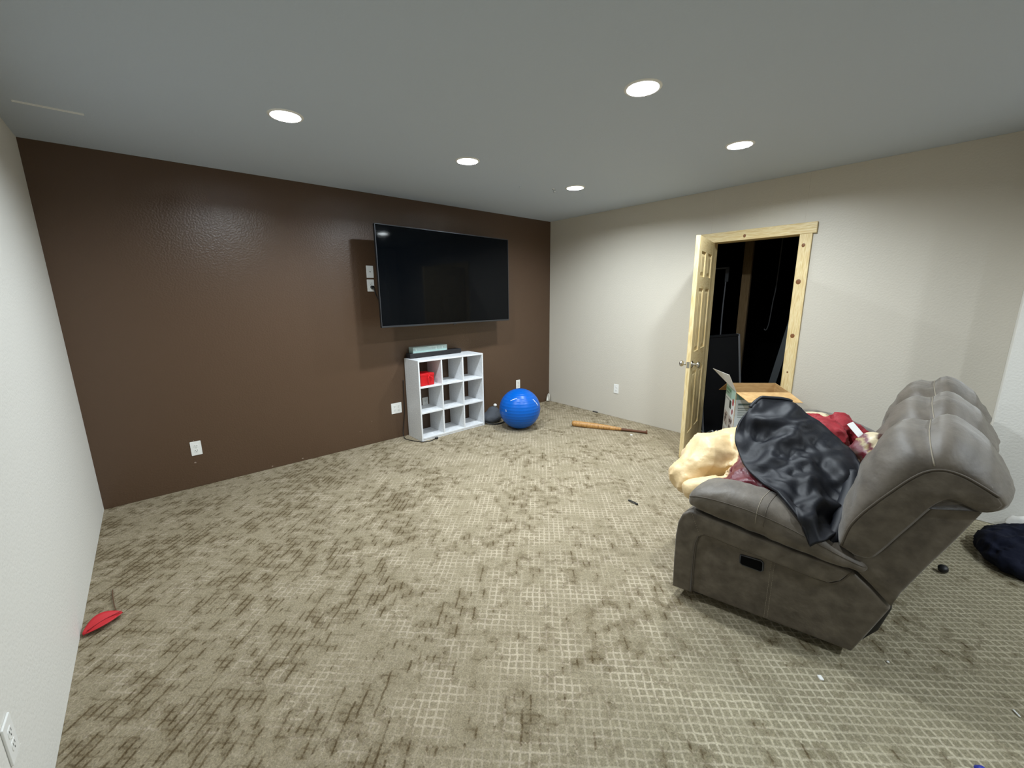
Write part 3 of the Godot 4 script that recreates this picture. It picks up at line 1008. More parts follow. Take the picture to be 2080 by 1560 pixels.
		if s == 0:
			st = ST(true)
			tube(st, seam.slice(2, seam.size() - 2), 0.0018, 6)
			obj("welt", st, M.welt, ao)
			for du in [0, 1]:                                         # double seam over the arm
				var cross := []
				var rr: Array = rings[19 + du]
				for j in range(0, 17): cross.append(rr[j] + Vector3(0, 0.0006, 0.0004))
				st = ST(true)
				tube(st, cross, 0.0014, 5)
				obj("seam", st, M.stitch if du == 0 else M.welt, ao)
	# ---- frame, front rail, seats, footrests
	var st2 := ST()
	bx(st2, Vector3(0.36, 0.16, -LEN / 2), Vector3(0.60, 0.20, LEN - 0.36), 0.01)
	obj("frame", st2, M.void, t)
	for x in [0.09, 0.60]:
		for w in [0.10, LEN - 0.10]:
			obj("glide", box(Vector3(x, 0.024, -w), Vector3(0.06, 0.048, 0.06), 0.004), M.black, t)
	var bk := ST(true)
	prism(bk, [Vector2(0.66, 0.05), Vector2(0.695, 0.16), Vector2(0.735, 0.27), Vector2(0.76, 0.30), Vector2(0.79, 0.26), Vector2(0.765, 0.15), Vector2(0.71, 0.06)], -(LEN - 0.06), -0.05, 0.01, 2)
	obj("dust_cover", bk, M.black, t)
	var cw := (LEN - 0.40) / 3.0
	for k in 3:
		var w0 := 0.20 + cw * k
		var seat := []
		for i in 13:
			var f := i / 12.0
			var e := pow(1.0 - pow(absf(2 * f - 1), 4.0), 0.35) if f > 0.001 and f < 0.999 else 0.0
			var ring := []
			for j in 28:
				var th := TAU * j / 28.0
				var cx := signf(cos(th)) * pow(absf(cos(th)), 0.45)
				var sy := signf(sin(th)) * pow(absf(sin(th)), 0.6)
				ring.append(Vector3(0.31 + cx * (0.31 * (0.9 + 0.1 * e)), 0.375 + sy * 0.085 * (0.6 + 0.4 * e), -(w0 + cw * (1.0 - f))))
			seat.append(ring)
		st2 = ST(true)
		loft(st2, seat)
		obj("seat_cushion", st2, M.suede, t)
		st2 = ST(true)
		prism(st2, rounded(cw - 0.01, 0.24, 0.03), -0.03, 0.03, 0.015, 3, Transform3D(Basis(Vector3.UP, PI / 2), Vector3(0.02, 0.20, -(w0 + cw / 2))))
		obj("footrest", st2, M.suede, t)
	# ---- backs: padded cushions that roll over the top
	var front := [Vector2(0.612, 0.50), Vector2(0.625, 0.58), Vector2(0.652, 0.645), Vector2(0.69, 0.71), Vector2(0.726, 0.765), Vector2(0.768, 0.825), Vector2(0.805, 0.862), Vector2(0.845, 0.876), Vector2(0.89, 0.868), Vector2(0.94, 0.842), Vector2(0.982, 0.815)]
	var under := [Vector2(0.998, 0.790), Vector2(0.985, 0.768), Vector2(0.950, 0.752), Vector2(0.905, 0.768), Vector2(0.872, 0.772), Vector2(0.838, 0.735), Vector2(0.800, 0.660), Vector2(0.765, 0.590), Vector2(0.728, 0.515), Vector2(0.700, 0.477), Vector2(0.655, 0.474)]
	var fs := crs(front, 4)
	var us := crs(under, 3)
	var loop0 := fs + us
	var nf := fs.size()
	var BW := LEN / 3.0
	var sw := noise(4.0, 111, 2)
	var sw2 := noise(8.0, 112, 2)
	var swell := Curve.new()
	for c in [[0.0, 0.035], [0.15, 0.05], [0.35, 0.10], [0.52, 0.135], [0.68, 0.130], [0.84, 0.085], [1.0, 0.042]]: swell.add_point(Vector2(c[0], c[1]))
	for k in 3:
		var rings := []
		var ss := [0.0, 0.004, 0.015, 0.035, 0.07, 0.12, 0.18, 0.26, 0.35, 0.44, 0.5, 0.56, 0.65, 0.74, 0.82, 0.88, 0.93, 0.965, 0.985, 0.996, 1.0]
		ss.reverse()
		var edge := []
		var crest := []
		for s in ss:
			var b := pow(1.0 - pow(absf(2 * s - 1), 2.6), 0.55)
			var ring := []
			for j in loop0.size():
				var v: Vector2 = loop0[j]
				var e: Vector2 = (loop0[(j + 1) % loop0.size()] - loop0[(j - 1 + loop0.size()) % loop0.size()]).normalized()
				var n := Vector2(-e.y, e.x)
				var f := float(j) / (nf - 1)
				var amp := swell.sample_baked(clampf(f, 0, 1)) if j < nf else 0.040 * maxf(0.0, 1.0 - (j - nf) / 9.0)
				if j < nf: amp -= 0.034 * exp(-pow((f - 0.64) / 0.035, 2.0))    # tucked seam across the pillow
				var p3 := Vector3(v.x, v.y, -(BW * k + BW * (0.004 + s * 0.992)))
				if j < nf + 6:
					amp += sw.get_noise_3d(p3.x * 3.2 + k * 5, p3.y * 3.2, p3.z * 1.3) * 0.009
					amp -= pow(absf(sw2.get_noise_3d(p3.x * 0.8 + k * 9, p3.y * 0.8, p3.z * 3.0)), 0.7) * 0.014 * exp(-minf(s, 1.0 - s) * 6.0)
				v += n * amp * b
				ring.append(Vector3(v.x, v.y, p3.z))
			rings.append(ring)
			if s == 0.0: edge = ring.slice(0, nf)
			if s >= 0.004 and s <= 0.996: crest.append(ring[int(nf * 0.645)] + Vector3(-0.0005, 0.001, 0))
		var st := ST(true)
		for r in rings: r.reverse()
		for r in rings: r.reverse()
		loft(st, rings)
		var bo := obj("back_cushion", st, M.suede, t)
		st = ST(true)
		tube(st, crest, 0.0022, 6)
		obj("seam", st, M.stitch, bo)
		if k == 0:
			st = ST(true)
			tube(st, edge, 0.004, 6)
			obj("welt", st, M.welt, bo)
			st = ST()
			for i in range(3, edge.size() - 3):
				for h in 2:
					var q: Vector3 = edge[i].lerp(edge[i + 1], h * 0.5)
					bx(st, q + Vector3(-0.004, 0.006, -0.006), Vector3(0.006, 0.0016, 0.0016), 0.0003)
			tag(obj("stitching", st, M.stitch, bo), "", "", "", "stuff")
			st = ST(true)                                             # dark boxing on the outer face of the back
			var face2 := []
			for v in loop0: face2.append(v)
			prism(st, inset(ccw(face2), 0.004), -0.02, 0.001, 0.004, 2)
			obj("back_boxing", st, M.suede, t)
	# outside back shell
	var shell_out := [Vector2(0.645, 0.445), Vector2(0.655, 0.412), Vector2(0.72, 0.356), Vector2(0.786, 0.292), Vector2(0.805, 0.36), Vector2(0.86, 0.50), Vector2(0.91, 0.62), Vector2(0.956, 0.742), Vector2(0.905, 0.775), Vector2(0.872, 0.778), Vector2(0.838, 0.74), Vector2(0.80, 0.665), Vector2(0.765, 0.595), Vector2(0.728, 0.52), Vector2(0.70, 0.48), Vector2(0.66, 0.478)]
	var so := ST(true)
	prism(so, shell_out, -(LEN - 0.004), -0.014, 0.012, 3)
	obj("back_shell", so, M.suede, t)
	warp = Transform3D()

func cubic_interpolate_f(a: float, b: float, pre: float, post: float, t: float) -> float:
	return cubic_interpolate(a, b, pre, post, t)

# ------------------------------------------------------------------ what lies on the sofa
func bedding() -> void:
	var nz := noise(4.2, 131, 3)
	var nf := noise(8.0, 132, 2)
	var t := thing("comforter", "rumpled comforter, tan satin lining in front and burgundy striped top behind, heaped on sofa", "bedding", SOFA.origin, 0.229)
	var body := func(p: Vector3) -> float:
		var w := -p.z
		var q := Vector3(p.x, p.y, w)
		var d := cap(q, Vector3(-0.075, 0.44, 0.45), Vector3(0.02, 0.535, 0.60), 0.085, 0.13)
		d = smin(d, cap(q, Vector3(0.02, 0.53, 0.60), Vector3(0.12, 0.56, 0.86), 0.13, 0.11), 0.05)
		d = smin(d, cap(q, Vector3(0.0, 0.44, 0.30), Vector3(0.10, 0.46, 0.34), 0.055, 0.07), 0.05)
		d = smin(d, ell(q, Vector3(0.30, 0.54, 0.74), Vector3(0.20, 0.285, 0.24)), 0.06)
		d = smin(d, ell(q, Vector3(0.34, 0.50, 0.42), Vector3(0.22, 0.12, 0.20)), 0.06)
		d = smin(d, ell(q, Vector3(0.55, 0.53, 0.58), Vector3(0.17, 0.15, 0.20)), 0.05)
		d = smin(d, ell(q, Vector3(0.74, 0.62, 0.62), Vector3(0.10, 0.18, 0.12)), 0.05)
		d = smin(d, ell(q, Vector3(0.58, 0.54, 0.82), Vector3(0.16, 0.16, 0.20)), 0.05)
		d = smin(d, ell(q, Vector3(0.40, 0.52, 1.12), Vector3(0.26, 0.20, 0.26)), 0.06)
		d = smin(d, ell(q, Vector3(0.51, 0.655, 1.14), Vector3(0.11, 0.11, 0.10)), 0.04)
		d += nz.get_noise_3d(p.x, p.y * 1.2, p.z) * 0.022
		var al := (p.x * 0.62 - p.z * 0.70 + p.y * 0.35) * 0.32          # creases run from the front edge up to the heap
		var ac := (p.x * 0.70 + p.z * 0.62)
		d -= 0.016 * pow(clampf(1.0 - absf(nf.get_noise_3d(al, ac * 1.1, p.y * 0.6)) * 1.8, 0.0, 1.0), 2.0) - 0.004
		return d
	var tan := rgb(222, 194, 146).srgb_to_linear()
	var burg := rgb(92, 12, 24).srgb_to_linear()
	var cream := rgb(196, 180, 146).srgb_to_linear()
	var brown := rgb(66, 34, 22).srgb_to_linear()
	var olive := rgb(150, 132, 84).srgb_to_linear()
	var paint := func(p: Vector3) -> Color:
		var w := -p.z
		var edge := p.x - 0.17 - 0.28 * (w - 0.5) + nz.get_noise_3d(p.z, p.x, 3.0) * 0.05
		if w > 0.95 and p.x < 0.56: return cream
		if edge < 0: return tan
		if p.x < 0.42: return burg
		var s := fposmod(p.y * 1.1 + p.x * 0.3 - w * 0.2 + nz.get_noise_3d(p.x, p.y, p.z) * 0.06, 0.16)
		if s < 0.035: return cream
		if s < 0.075: return brown
		if s < 0.115: return burg
		if s < 0.135: return olive
		return burg
	var st := ST(true)
	nets(st, body, Vector3(-0.26, 0.28, -1.44), Vector3(0.92, 0.94, -0.18), 0.014, paint)
	obj("quilted_fabric", st, M.comforter, t)
	# red throw
	var rt := thing("red_throw", "bright red crumpled throw with a white tag, heaped behind the black garment", "blanket", SOFA.origin, 0.229)
	st = ST(true)
	var nr := noise(6.5, 141, 3)
	nets(st, func(p: Vector3) -> float:
		var q := Vector3(p.x, p.y, -p.z)
		var d := ell(q, Vector3(0.53, 0.685, 0.84), Vector3(0.125, 0.11, 0.17))
		d = smin(d, ell(q, Vector3(0.49, 0.68, 0.97), Vector3(0.11, 0.10, 0.13)), 0.04)
		d = smin(d, ell(q, Vector3(0.62, 0.71, 1.03), Vector3(0.07, 0.085, 0.08)), 0.04)
		d = smin(d, ell(q, Vector3(0.71, 0.67, 1.02), Vector3(0.05, 0.06, 0.06)), 0.04)
		d -= 0.020 * pow(clampf(1.0 - absf(nr.get_noise_3dv(p)) * 2.0, 0.0, 1.0), 2.0) - 0.006
		return d, Vector3(0.28, 0.52, -1.25), Vector3(0.82, 0.92, -0.6), 0.0115)
	obj("cloth", st, M.red_cloth, rt)
	st = ST()
	var tl := Vector3(0.62, -0.66, 0.40).normalized()
	var tn := Vector3(0.05, 0.62, 0.80)
	tn = (tn - tl * tn.dot(tl)).normalized()
	bx(st, Vector3.ZERO, Vector3(0.030, 0.002, 0.085), 0.0006, Transform3D(Basis(tn.cross(tl), tn, tl), Vector3(0.662, 0.806, -0.655)))
	obj("tag", st, M.white, rt)
	# black garment: rows of control points (u, y, w) from the collar at the top of the heap down to the hem on the arm
	var rows := [
		[[0.188, 0.845, 0.62], [0.227, 0.891, 0.68], [0.279, 0.905, 0.7], [0.331, 0.903, 0.72], [0.374, 0.877, 0.74]],
		[[0.157, 0.775, 0.55], [0.233, 0.815, 0.6], [0.309, 0.845, 0.62], [0.385, 0.850, 0.66], [0.482, 0.825, 0.7]],
		[[0.153, 0.709, 0.5], [0.26, 0.745, 0.52], [0.356, 0.775, 0.55], [0.469, 0.785, 0.6], [0.595, 0.736, 0.66]],
		[[0.192, 0.644, 0.42], [0.298, 0.685, 0.42], [0.399, 0.715, 0.46], [0.52, 0.725, 0.52], [0.651, 0.700, 0.58]],
		[[0.241, 0.609, 0.32], [0.342, 0.635, 0.32], [0.441, 0.650, 0.36], [0.564, 0.670, 0.42], [0.690, 0.680, 0.42]],
		[[0.321, 0.595, 0.22], [0.401, 0.612, 0.22], [0.486, 0.610, 0.25], [0.587, 0.610, 0.32], [0.668, 0.615, 0.35]],
		[[0.397, 0.602, 0.10], [0.445, 0.612, 0.10], [0.517, 0.590, 0.14], [0.587, 0.560, 0.2], [0.642, 0.550, 0.28]],
		[[0.468, 0.556, 0.02], [0.491, 0.575, 0.03], [0.529, 0.562, 0.06], [0.58, 0.530, 0.12], [0.630, 0.522, 0.2]],
		[[0.520, 0.470, -0.016], [0.534, 0.492, -0.020], [0.560, 0.502, 0.0], [0.590, 0.512, 0.05], [0.618, 0.505, 0.13]]]
	var P := []
	var up := 10
	var jf := noise(9.5, 153, 1)
	var jn := noise(3.4, 151, 2)
	var jr := noise(4.2, 152, 1)
	var dense := []
	for r in rows:
		var pts := []
		for c in r: pts.append(S3(c[0], c[1], c[2]))
		dense.append(crs(pts, up))
	var nc: int = dense[0].size()
	var cols := []
	for j in nc:
		var col := []
		for i in dense.size(): col.append(dense[i][j])
		cols.append(crs(col, up))
	for i in cols[0].size():
		var row := []
		for j in nc: row.append(cols[j][i])
		P.append(row)
	var R := P.size()
	var Q := []
	for i in R:
		var row := []
		for j in nc:
			var du: Vector3 = P[mini(i + 1, R - 1)][j] - P[maxi(i - 1, 0)][j]
			var dv: Vector3 = P[i][mini(j + 1, nc - 1)] - P[i][maxi(j - 1, 0)]
			var n := du.cross(dv).normalized()
			var p: Vector3 = P[i][j]
			var edge := minf(1.0, 4.0 * minf(minf(i, R - 1 - i) / float(R), minf(j, nc - 1 - j) / float(nc)) + 0.25)
			var crease := absf(jr.get_noise_3d(p.x, p.y, p.z * 0.7)) * 0.070 + absf(jf.get_noise_3d(p.x, p.y * 0.8, p.z * 0.7)) * 0.030
			row.append(p + n * (0.012 + (0.016 + jn.get_noise_3dv(p) * 0.030 - crease) * edge))
		Q.append(row)
	var g := thing("black_garment", "crumpled black nylon jacket draped from the bedding heap over the near sofa arm", "garment", SOFA.origin, 0.229)
	st = ST(true)
	sheet(st, Q, 0.012)
	obj("shell_fabric", st, M.nylon, g)
	st = ST(true)                                                     # rolled collar at the top
	var coll := []
	for j in range(2, nc - 2): coll.append(Q[1][j] + Vector3(0, 0.008, 0))
	tube(st, coll, 0.011, 8, 0.7)
	obj("collar", st, M.nylon, g)
	st = ST(true)                                                     # sleeve gathered under the hem, against the back
	tube(st, crs([S3(0.655, 0.66, 0.42), S3(0.648, 0.60, 0.32), S3(0.628, 0.545, 0.22), S3(0.605, 0.50, 0.11), S3(0.575, 0.478, 0.02)], 6), [0.030, 0.031, 0.032, 0.033, 0.034, 0.035, 0.036, 0.037, 0.038, 0.038, 0.038, 0.038, 0.038, 0.037, 0.036, 0.035, 0.034, 0.033, 0.032, 0.030, 0.028, 0.026, 0.022, 0.018, 0.010], 10)
	obj("sleeve", st, M.nylon, g)

# ------------------------------------------------------------------ carton, clothes, small things
func carton() -> void:
	var A := Vector3(2.75, 0, 0.70)      # near left corner
	var ex := Vector3(0.70, 0, -0.71).normalized()
	var ez := Vector3(-0.52, 0, -0.85).normalized()
	var W := 0.42
	var D := 0.385
	var Hh := 0.70
	var t := thing("cardboard_box", "open cardboard carton with printed sides standing before the doorway", "box", A)
	var P := func(a: float, y: float, b: float) -> Vector3: return ex * a + ez * b + Vector3(0, y, 0)
	var th := 0.005
	var mid: Vector3 = P.call(W / 2, Hh / 2, D / 2)
	var slab := func(st: SurfaceTool, p: Array, n: Vector3) -> void:
		var q := []
		for v in p: q.append(v + n * th)
		var m := Vector3.ZERO
		for v in p: m += (v + n * th / 2) / p.size()
		face(st, p.duplicate(), m)
		face(st, q.duplicate(), m)
		for i in p.size(): face(st, [p[i], p[(i + 1) % p.size()], q[(i + 1) % p.size()], q[i]], m)
	var nx := Vector3(-ez.z, 0, ez.x).normalized()      # square to the left side
	if nx.dot(ex) < 0: nx = -nx
	var nz := Vector3(-ex.z, 0, ex.x).normalized()
	if nz.dot(ez) < 0: nz = -nz
	var st := ST()
	slab.call(st, [P.call(0, 0, 0), P.call(0, 0, D), P.call(0, Hh, D), P.call(0, Hh, 0)], nx)
	slab.call(st, [P.call(W, 0, 0), P.call(W, 0, D), P.call(W, Hh, D), P.call(W, Hh, 0)], -nx)
	slab.call(st, [P.call(0, 0, 0), P.call(W, 0, 0), P.call(W, Hh, 0), P.call(0, Hh, 0)], nz)
	slab.call(st, [P.call(0, 0, D), P.call(W, 0, D), P.call(W, Hh, D), P.call(0, Hh, D)], -nz)
	slab.call(st, [P.call(0, 0.001, 0), P.call(W, 0.001, 0), P.call(W, 0.001, D), P.call(0, 0.001, D)], Vector3.UP)
	obj("carton_body", st, M.cardboard, t)
	# print: a green band, product pictures in a grid, two red roundels
	var im := Image.create(256, 448, false, Image.FORMAT_RGB8)
	im.fill(rgb(206, 208, 206))
	im.fill_rect(Rect2i(0, 0, 256, 60), rgb(150, 178, 164))
	im.fill_rect(Rect2i(10, 14, 130, 14), rgb(90, 140, 112))
	im.fill_rect(Rect2i(10, 36, 90, 8), rgb(96, 120, 110))
	im.fill_rect(Rect2i(120, 70, 52, 44), rgb(44, 52, 46))
	im.fill_rect(Rect2i(20, 72, 84, 6), rgb(120, 130, 124))
	for c in [[210, 66, 20, rgb(150, 34, 48)], [208, 118, 15, rgb(130, 30, 44)]]:
		for yy in range(-c[2], c[2]):
			for xx in range(-c[2], c[2]):
				if xx * xx + yy * yy < c[2] * c[2]: im.set_pixel(c[0] + xx, c[1] + yy, c[3])
	var rn := RandomNumberGenerator.new()
	rn.seed = 4
	for r in 3:
		for c in 2:
			var x0 := 14 + c * 118
			var y0 := 150 + r * 98
			im.fill_rect(Rect2i(x0, y0, 104, 78), rgb(186, 178, 172))
			for k in 16:
				var v := rn.randf_range(60, 160)
				im.fill_rect(Rect2i(x0 + rn.randi_range(0, 76), y0 + rn.randi_range(0, 56), rn.randi_range(8, 28), rn.randi_range(8, 22)), rgb(v, v * 0.88, v * 0.86))
	var pm := mat(Color.WHITE, 0.5)
	pm.albedo_texture = ImageTexture.create_from_image(im)
	st = ST()
	quad_uv(st, P.call(0, 0.0, D) - nx * 0.0006, P.call(0, 0.0, 0) - nx * 0.0006, P.call(0, Hh, 0) - nx * 0.0006, P.call(0, Hh, D) - nx * 0.0006)
	obj("printed_side", st, pm, t)
	var im2 := Image.create(256, 448, false, Image.FORMAT_RGB8)
	im2.fill(rgb(196, 202, 202))
	im2.fill_rect(Rect2i(0, 0, 256, 40), rgb(110, 140, 128))
	im2.fill_rect(Rect2i(16, 60, 170, 10), rgb(90, 110, 108))
	for k in 5: im2.fill_rect(Rect2i(16, 84 + k * 12, 150 - k * 9, 5), rgb(140, 150, 150))
	im2.fill_rect(Rect2i(20, 170, 210, 250), rgb(206, 208, 206))
	for k in 24:
		var v := rn.randf_range(130, 190)
		im2.fill_rect(Rect2i(rn.randi_range(24, 190), rn.randi_range(176, 380), rn.randi_range(10, 40), rn.randi_range(10, 36)), rgb(v, v, v))
	var pm2 := mat(Color.WHITE, 0.5)
	pm2.albedo_texture = ImageTexture.create_from_image(im2)
	st = ST()
	quad_uv(st, P.call(0, 0.0, 0) - nz * 0.0006, P.call(W, 0.0, 0) - nz * 0.0006, P.call(W, Hh, 0) - nz * 0.0006, P.call(0, Hh, 0) - nz * 0.0006)
	obj("printed_front", st, pm2, t)
	# four flaps
	var flap := func(a: Vector3, b: Vector3, out: Vector3, ta: float) -> void:
		var e := (b - a).normalized()
		var f := ST()
		var n := (b - a).cross(out).normalized()
		slab.call(f, [a, b, b + out - e * ta, a + out + e * ta], n * 0.6)
		obj("flap", f, M.cardboard, t)
	flap.call(P.call(0, Hh, 0), P.call(W, Hh, 0), -nz * 0.19 + Vector3(0, -0.035, 0), 0.01)
	var lf := ST()                                                    # the left flap stands half open, a little twisted
	var h0: Vector3 = P.call(0, Hh, D)
	var h1: Vector3 = P.call(0, Hh, 0)
	slab.call(lf, [h0, h1, h1 - nx * 0.065 + Vector3(0, 0.14, 0) - ez * 0.01, h0 - nx * 0.125 + Vector3(0, 0.125, 0)], Vector3(0.5, 0.5, 0.1))
	obj("flap", lf, M.card_grey, t)
	flap.call(P.call(W, Hh, D), P.call(0, Hh, D), nz * 0.17 + Vector3(0, -0.10, 0), 0.012)
	flap.call(P.call(W, Hh, 0), P.call(W, Hh, D), nx * 0.05 + Vector3(0, -0.16, 0), 0.012)

func blob(called: String, label: String, category: String, at: Vector3, parts: Array, m: Material, seedn: int, cell := 0.012, amp := 0.02) -> Node3D:
	var nz := noise(8.0, seedn, 3)
	var st := ST(true)
	var lo := Vector3.ONE * 9
	var hi := -Vector3.ONE * 9
	for p in parts:
		lo = lo.min(p[0] - p[1] * 1.15)
		hi = hi.max(p[0] + p[1] * 1.15)
	lo.y = -0.03
	nets(st, func(p: Vector3) -> float:
		var d := 9.0
		for q in parts: d = smin(d, ell(p, q[0], q[1]), 0.04)
		d += absf(nz.get_noise_3d(p.x, p.y * 0.7, p.z)) * amp * 2.0 - amp * 0.6
		return maxf(d, 0.001 - p.y), lo - Vector3.ONE * 0.03, hi + Vector3.ONE * 0.03, cell)
	var o := obj(called, st, m)
	o.position = at
	tag(o, label, category)
	return o

func small_things() -> void:
	blob("navy_clothes", "heap of dark navy clothing on the carpet behind the sofa back", "clothes", Vector3(4.42, 0, 0.70), [[Vector3(0, 0.06, 0), Vector3(0.27, 0.12, 0.24)], [Vector3(-0.10, 0.05, 0.05), Vector3(0.16, 0.09, 0.24)], [Vector3(0.06, 0.09, -0.1), Vector3(0.2, 0.12, 0.14)]], M.navy, 161)
	blob("white_cloth", "white cloth lying at the foot of the pale wall behind the navy clothes", "cloth", Vector3(4.45, 0, 0.365), [[Vector3(0, 0.06, 0), Vector3(0.20, 0.09, 0.07)]], M.white_cloth, 162)
	# hair clip
	var st := ST(true)
	var c := thing("hair_clip", "small black hair clip lying alone in the middle of the carpet", "hair clip", Vector3(2.50, 0.0, 1.738), -0.12)
	for s in [-1, 1]:
		st = ST(true)
		tube(st, crs([Vector3(-0.042, 0.005, 0), Vector3(-0.02, 0.006, s * 0.007), Vector3(0.02, 0.007, s * 0.006), Vector3(0.042, 0.006, 0)], 5), 0.0035, 6)
		obj("clip_arm", st, M.black, c)
	obj("clip_hinge", box(Vector3(0.034, 0.007, 0), Vector3(0.022, 0.010, 0.014), 0.003), M.black, c)
	# red artificial leaf with a stem
	var lf := thing("red_leaf", "red artificial leaf with a thin brown stem lying by the left wall", "leaf", Vector3(1.498, 0, 4.552))
	st = ST(true)
	var rows := []
	var a := Vector3(0.034, 0.006, 0.066)
	var b := Vector3(-0.024, 0.012, -0.062)
	var side := (b - a).cross(Vector3.UP).normalized()
	for i in 15:
		var f := i / 14.0
		var wd := 0.036 * pow(sin(PI * clampf(f * 0.94 + 0.03, 0, 1)), 0.7)
		var row := []
		for j in 7:
			var g := (j - 3) / 3.0
			row.append(a.lerp(b, f) + side * g * wd + Vector3(0, 0.010 * absf(g) + 0.006 * sin(f * PI) + 0.012 * (1.0 - g) * sin(f * PI), 0))
		rows.append(row)
	sheet(st, rows, 0.002)
	obj("blade", st, M.leaf, lf)
	st = ST(true)
	tube(st, crs([a.lerp(b, 0.1) + Vector3(0, 0.012, 0), a.lerp(b, 0.5) + Vector3(0, 0.02, 0), b + Vector3(0, 0.014, 0)], 5), 0.0018, 6)
	obj("midrib", st, mat(rgb(140, 20, 28), 0.7), lf)
	st = ST(true)
	tube(st, crs([Vector3(-0.03, 0.012, -0.045), Vector3(-0.12, 0.010, -0.03), Vector3(-0.22, 0.008, -0.02), Vector3(-0.29, 0.005, -0.016)], 6), 0.0024, 6)
	obj("leaf_stem", st, M.stem, lf)
	# caster, scraps
	st = ST(true)
	lathe(st, [Vector2(0, 0.0), Vector2(0.018, 0.0), Vector2(0.021, 0.006), Vector2(0.021, 0.022), Vector2(0.017, 0.028), Vector2(0, 0.030)], 18, Transform3D(Basis(Vector3(1, 0, 0.3).normalized(), 0.5), Vector3(4.045, 0.012, 1.175)))
	tag(obj("furniture_glide", st, M.black), "small round black furniture glide on the carpet behind the sofa", "glide")
	st = ST(true)
	lathe(st, [Vector2(0, 0), Vector2(0.016, 0.002), Vector2(0.018, 0.010), Vector2(0.008, 0.022), Vector2(0, 0.025)], 12, Transform3D(Basis(), Vector3(4.195, 0, 2.44)))
	tag(obj("blue_stopper", st, M.blue), "small blue plastic stopper on the carpet at the bottom edge", "cap")
	for s in [[Vector3(1.663, 0.004, 0.455), Vector3(0.024, 0.008, 0.018), 0.3, "small white scrap beside the handle of the baseball bat"], [Vector3(3.775, 0.004, 2.42), Vector3(0.015, 0.008, 0.022), 0.75, "white paper scrap on the carpet in front of the sofa's near side"], [Vector3(3.938, 0.004, 2.131), Vector3(0.009, 0.006, 0.009), 0.2, "tiny white crumb on the carpet by the sofa's rear corner"], [Vector3(4.275, 0.004, 2.07), Vector3(0.006, 0.005, 0.028), 0.6, "thin white sliver on the carpet near the right edge"], [Vector3(0.84, 0.006, 0.014), Vector3(0.075, 0.012, 0.014), 0.0, "dark sliver lying against the foot of the beige wall"]]:
		var sc := ST()
		bx(sc, Vector3.ZERO, s[1], 0.002, Transform3D(Basis(Vector3.UP, s[2]), Vector3.ZERO))
		var o := obj("scrap", sc, M.slot if s[1].x > 0.05 else M.white)
		o.position = s[0]
		tag(o, s[3], "scrap")
	# ceiling: hook, cap, strip
	var hk := thing("ceiling_hook", "small shiny metal hook in the ceiling near the farthest light", "hook", Vector3(1.193, H, 1.221))
	st = ST(true)
	lathe(st, [Vector2(0, -0.006), Vector2(0.010, -0.005), Vector2(0.014, 0.0)], 16)
	obj("hook_base", st, M.chrome, hk)
	st = ST(true)
	tube(st, crs([Vector3(0, 0, 0), Vector3(0, -0.016, 0), Vector3(0.010, -0.030, 0), Vector3(0.022, -0.022, 0), Vector3(0.018, -0.010, 0)], 5), 0.0035, 8)
	obj("hook_wire", st, M.chrome, hk)
	st = ST(true)
	lathe(st, [Vector2(0, -0.010), Vector2(0.008, -0.008), Vector2(0.012, 0.0)], 14, Transform3D(Basis(), Vector3(1.065, H, 1.515)))
	tag(obj("ceiling_button", st, M.ceiling), "tiny pale button stuck to the ceiling near the television", "cap")
	st = ST()
	bx(st, Vector3(0.69, H - 0.003, 4.417), Vector3(0.010, 0.008, 0.25), 0.001, Transform3D())
	tag(obj("ceiling_strip", st, M.white), "short thin white strip on the ceiling near the left wall", "strip")

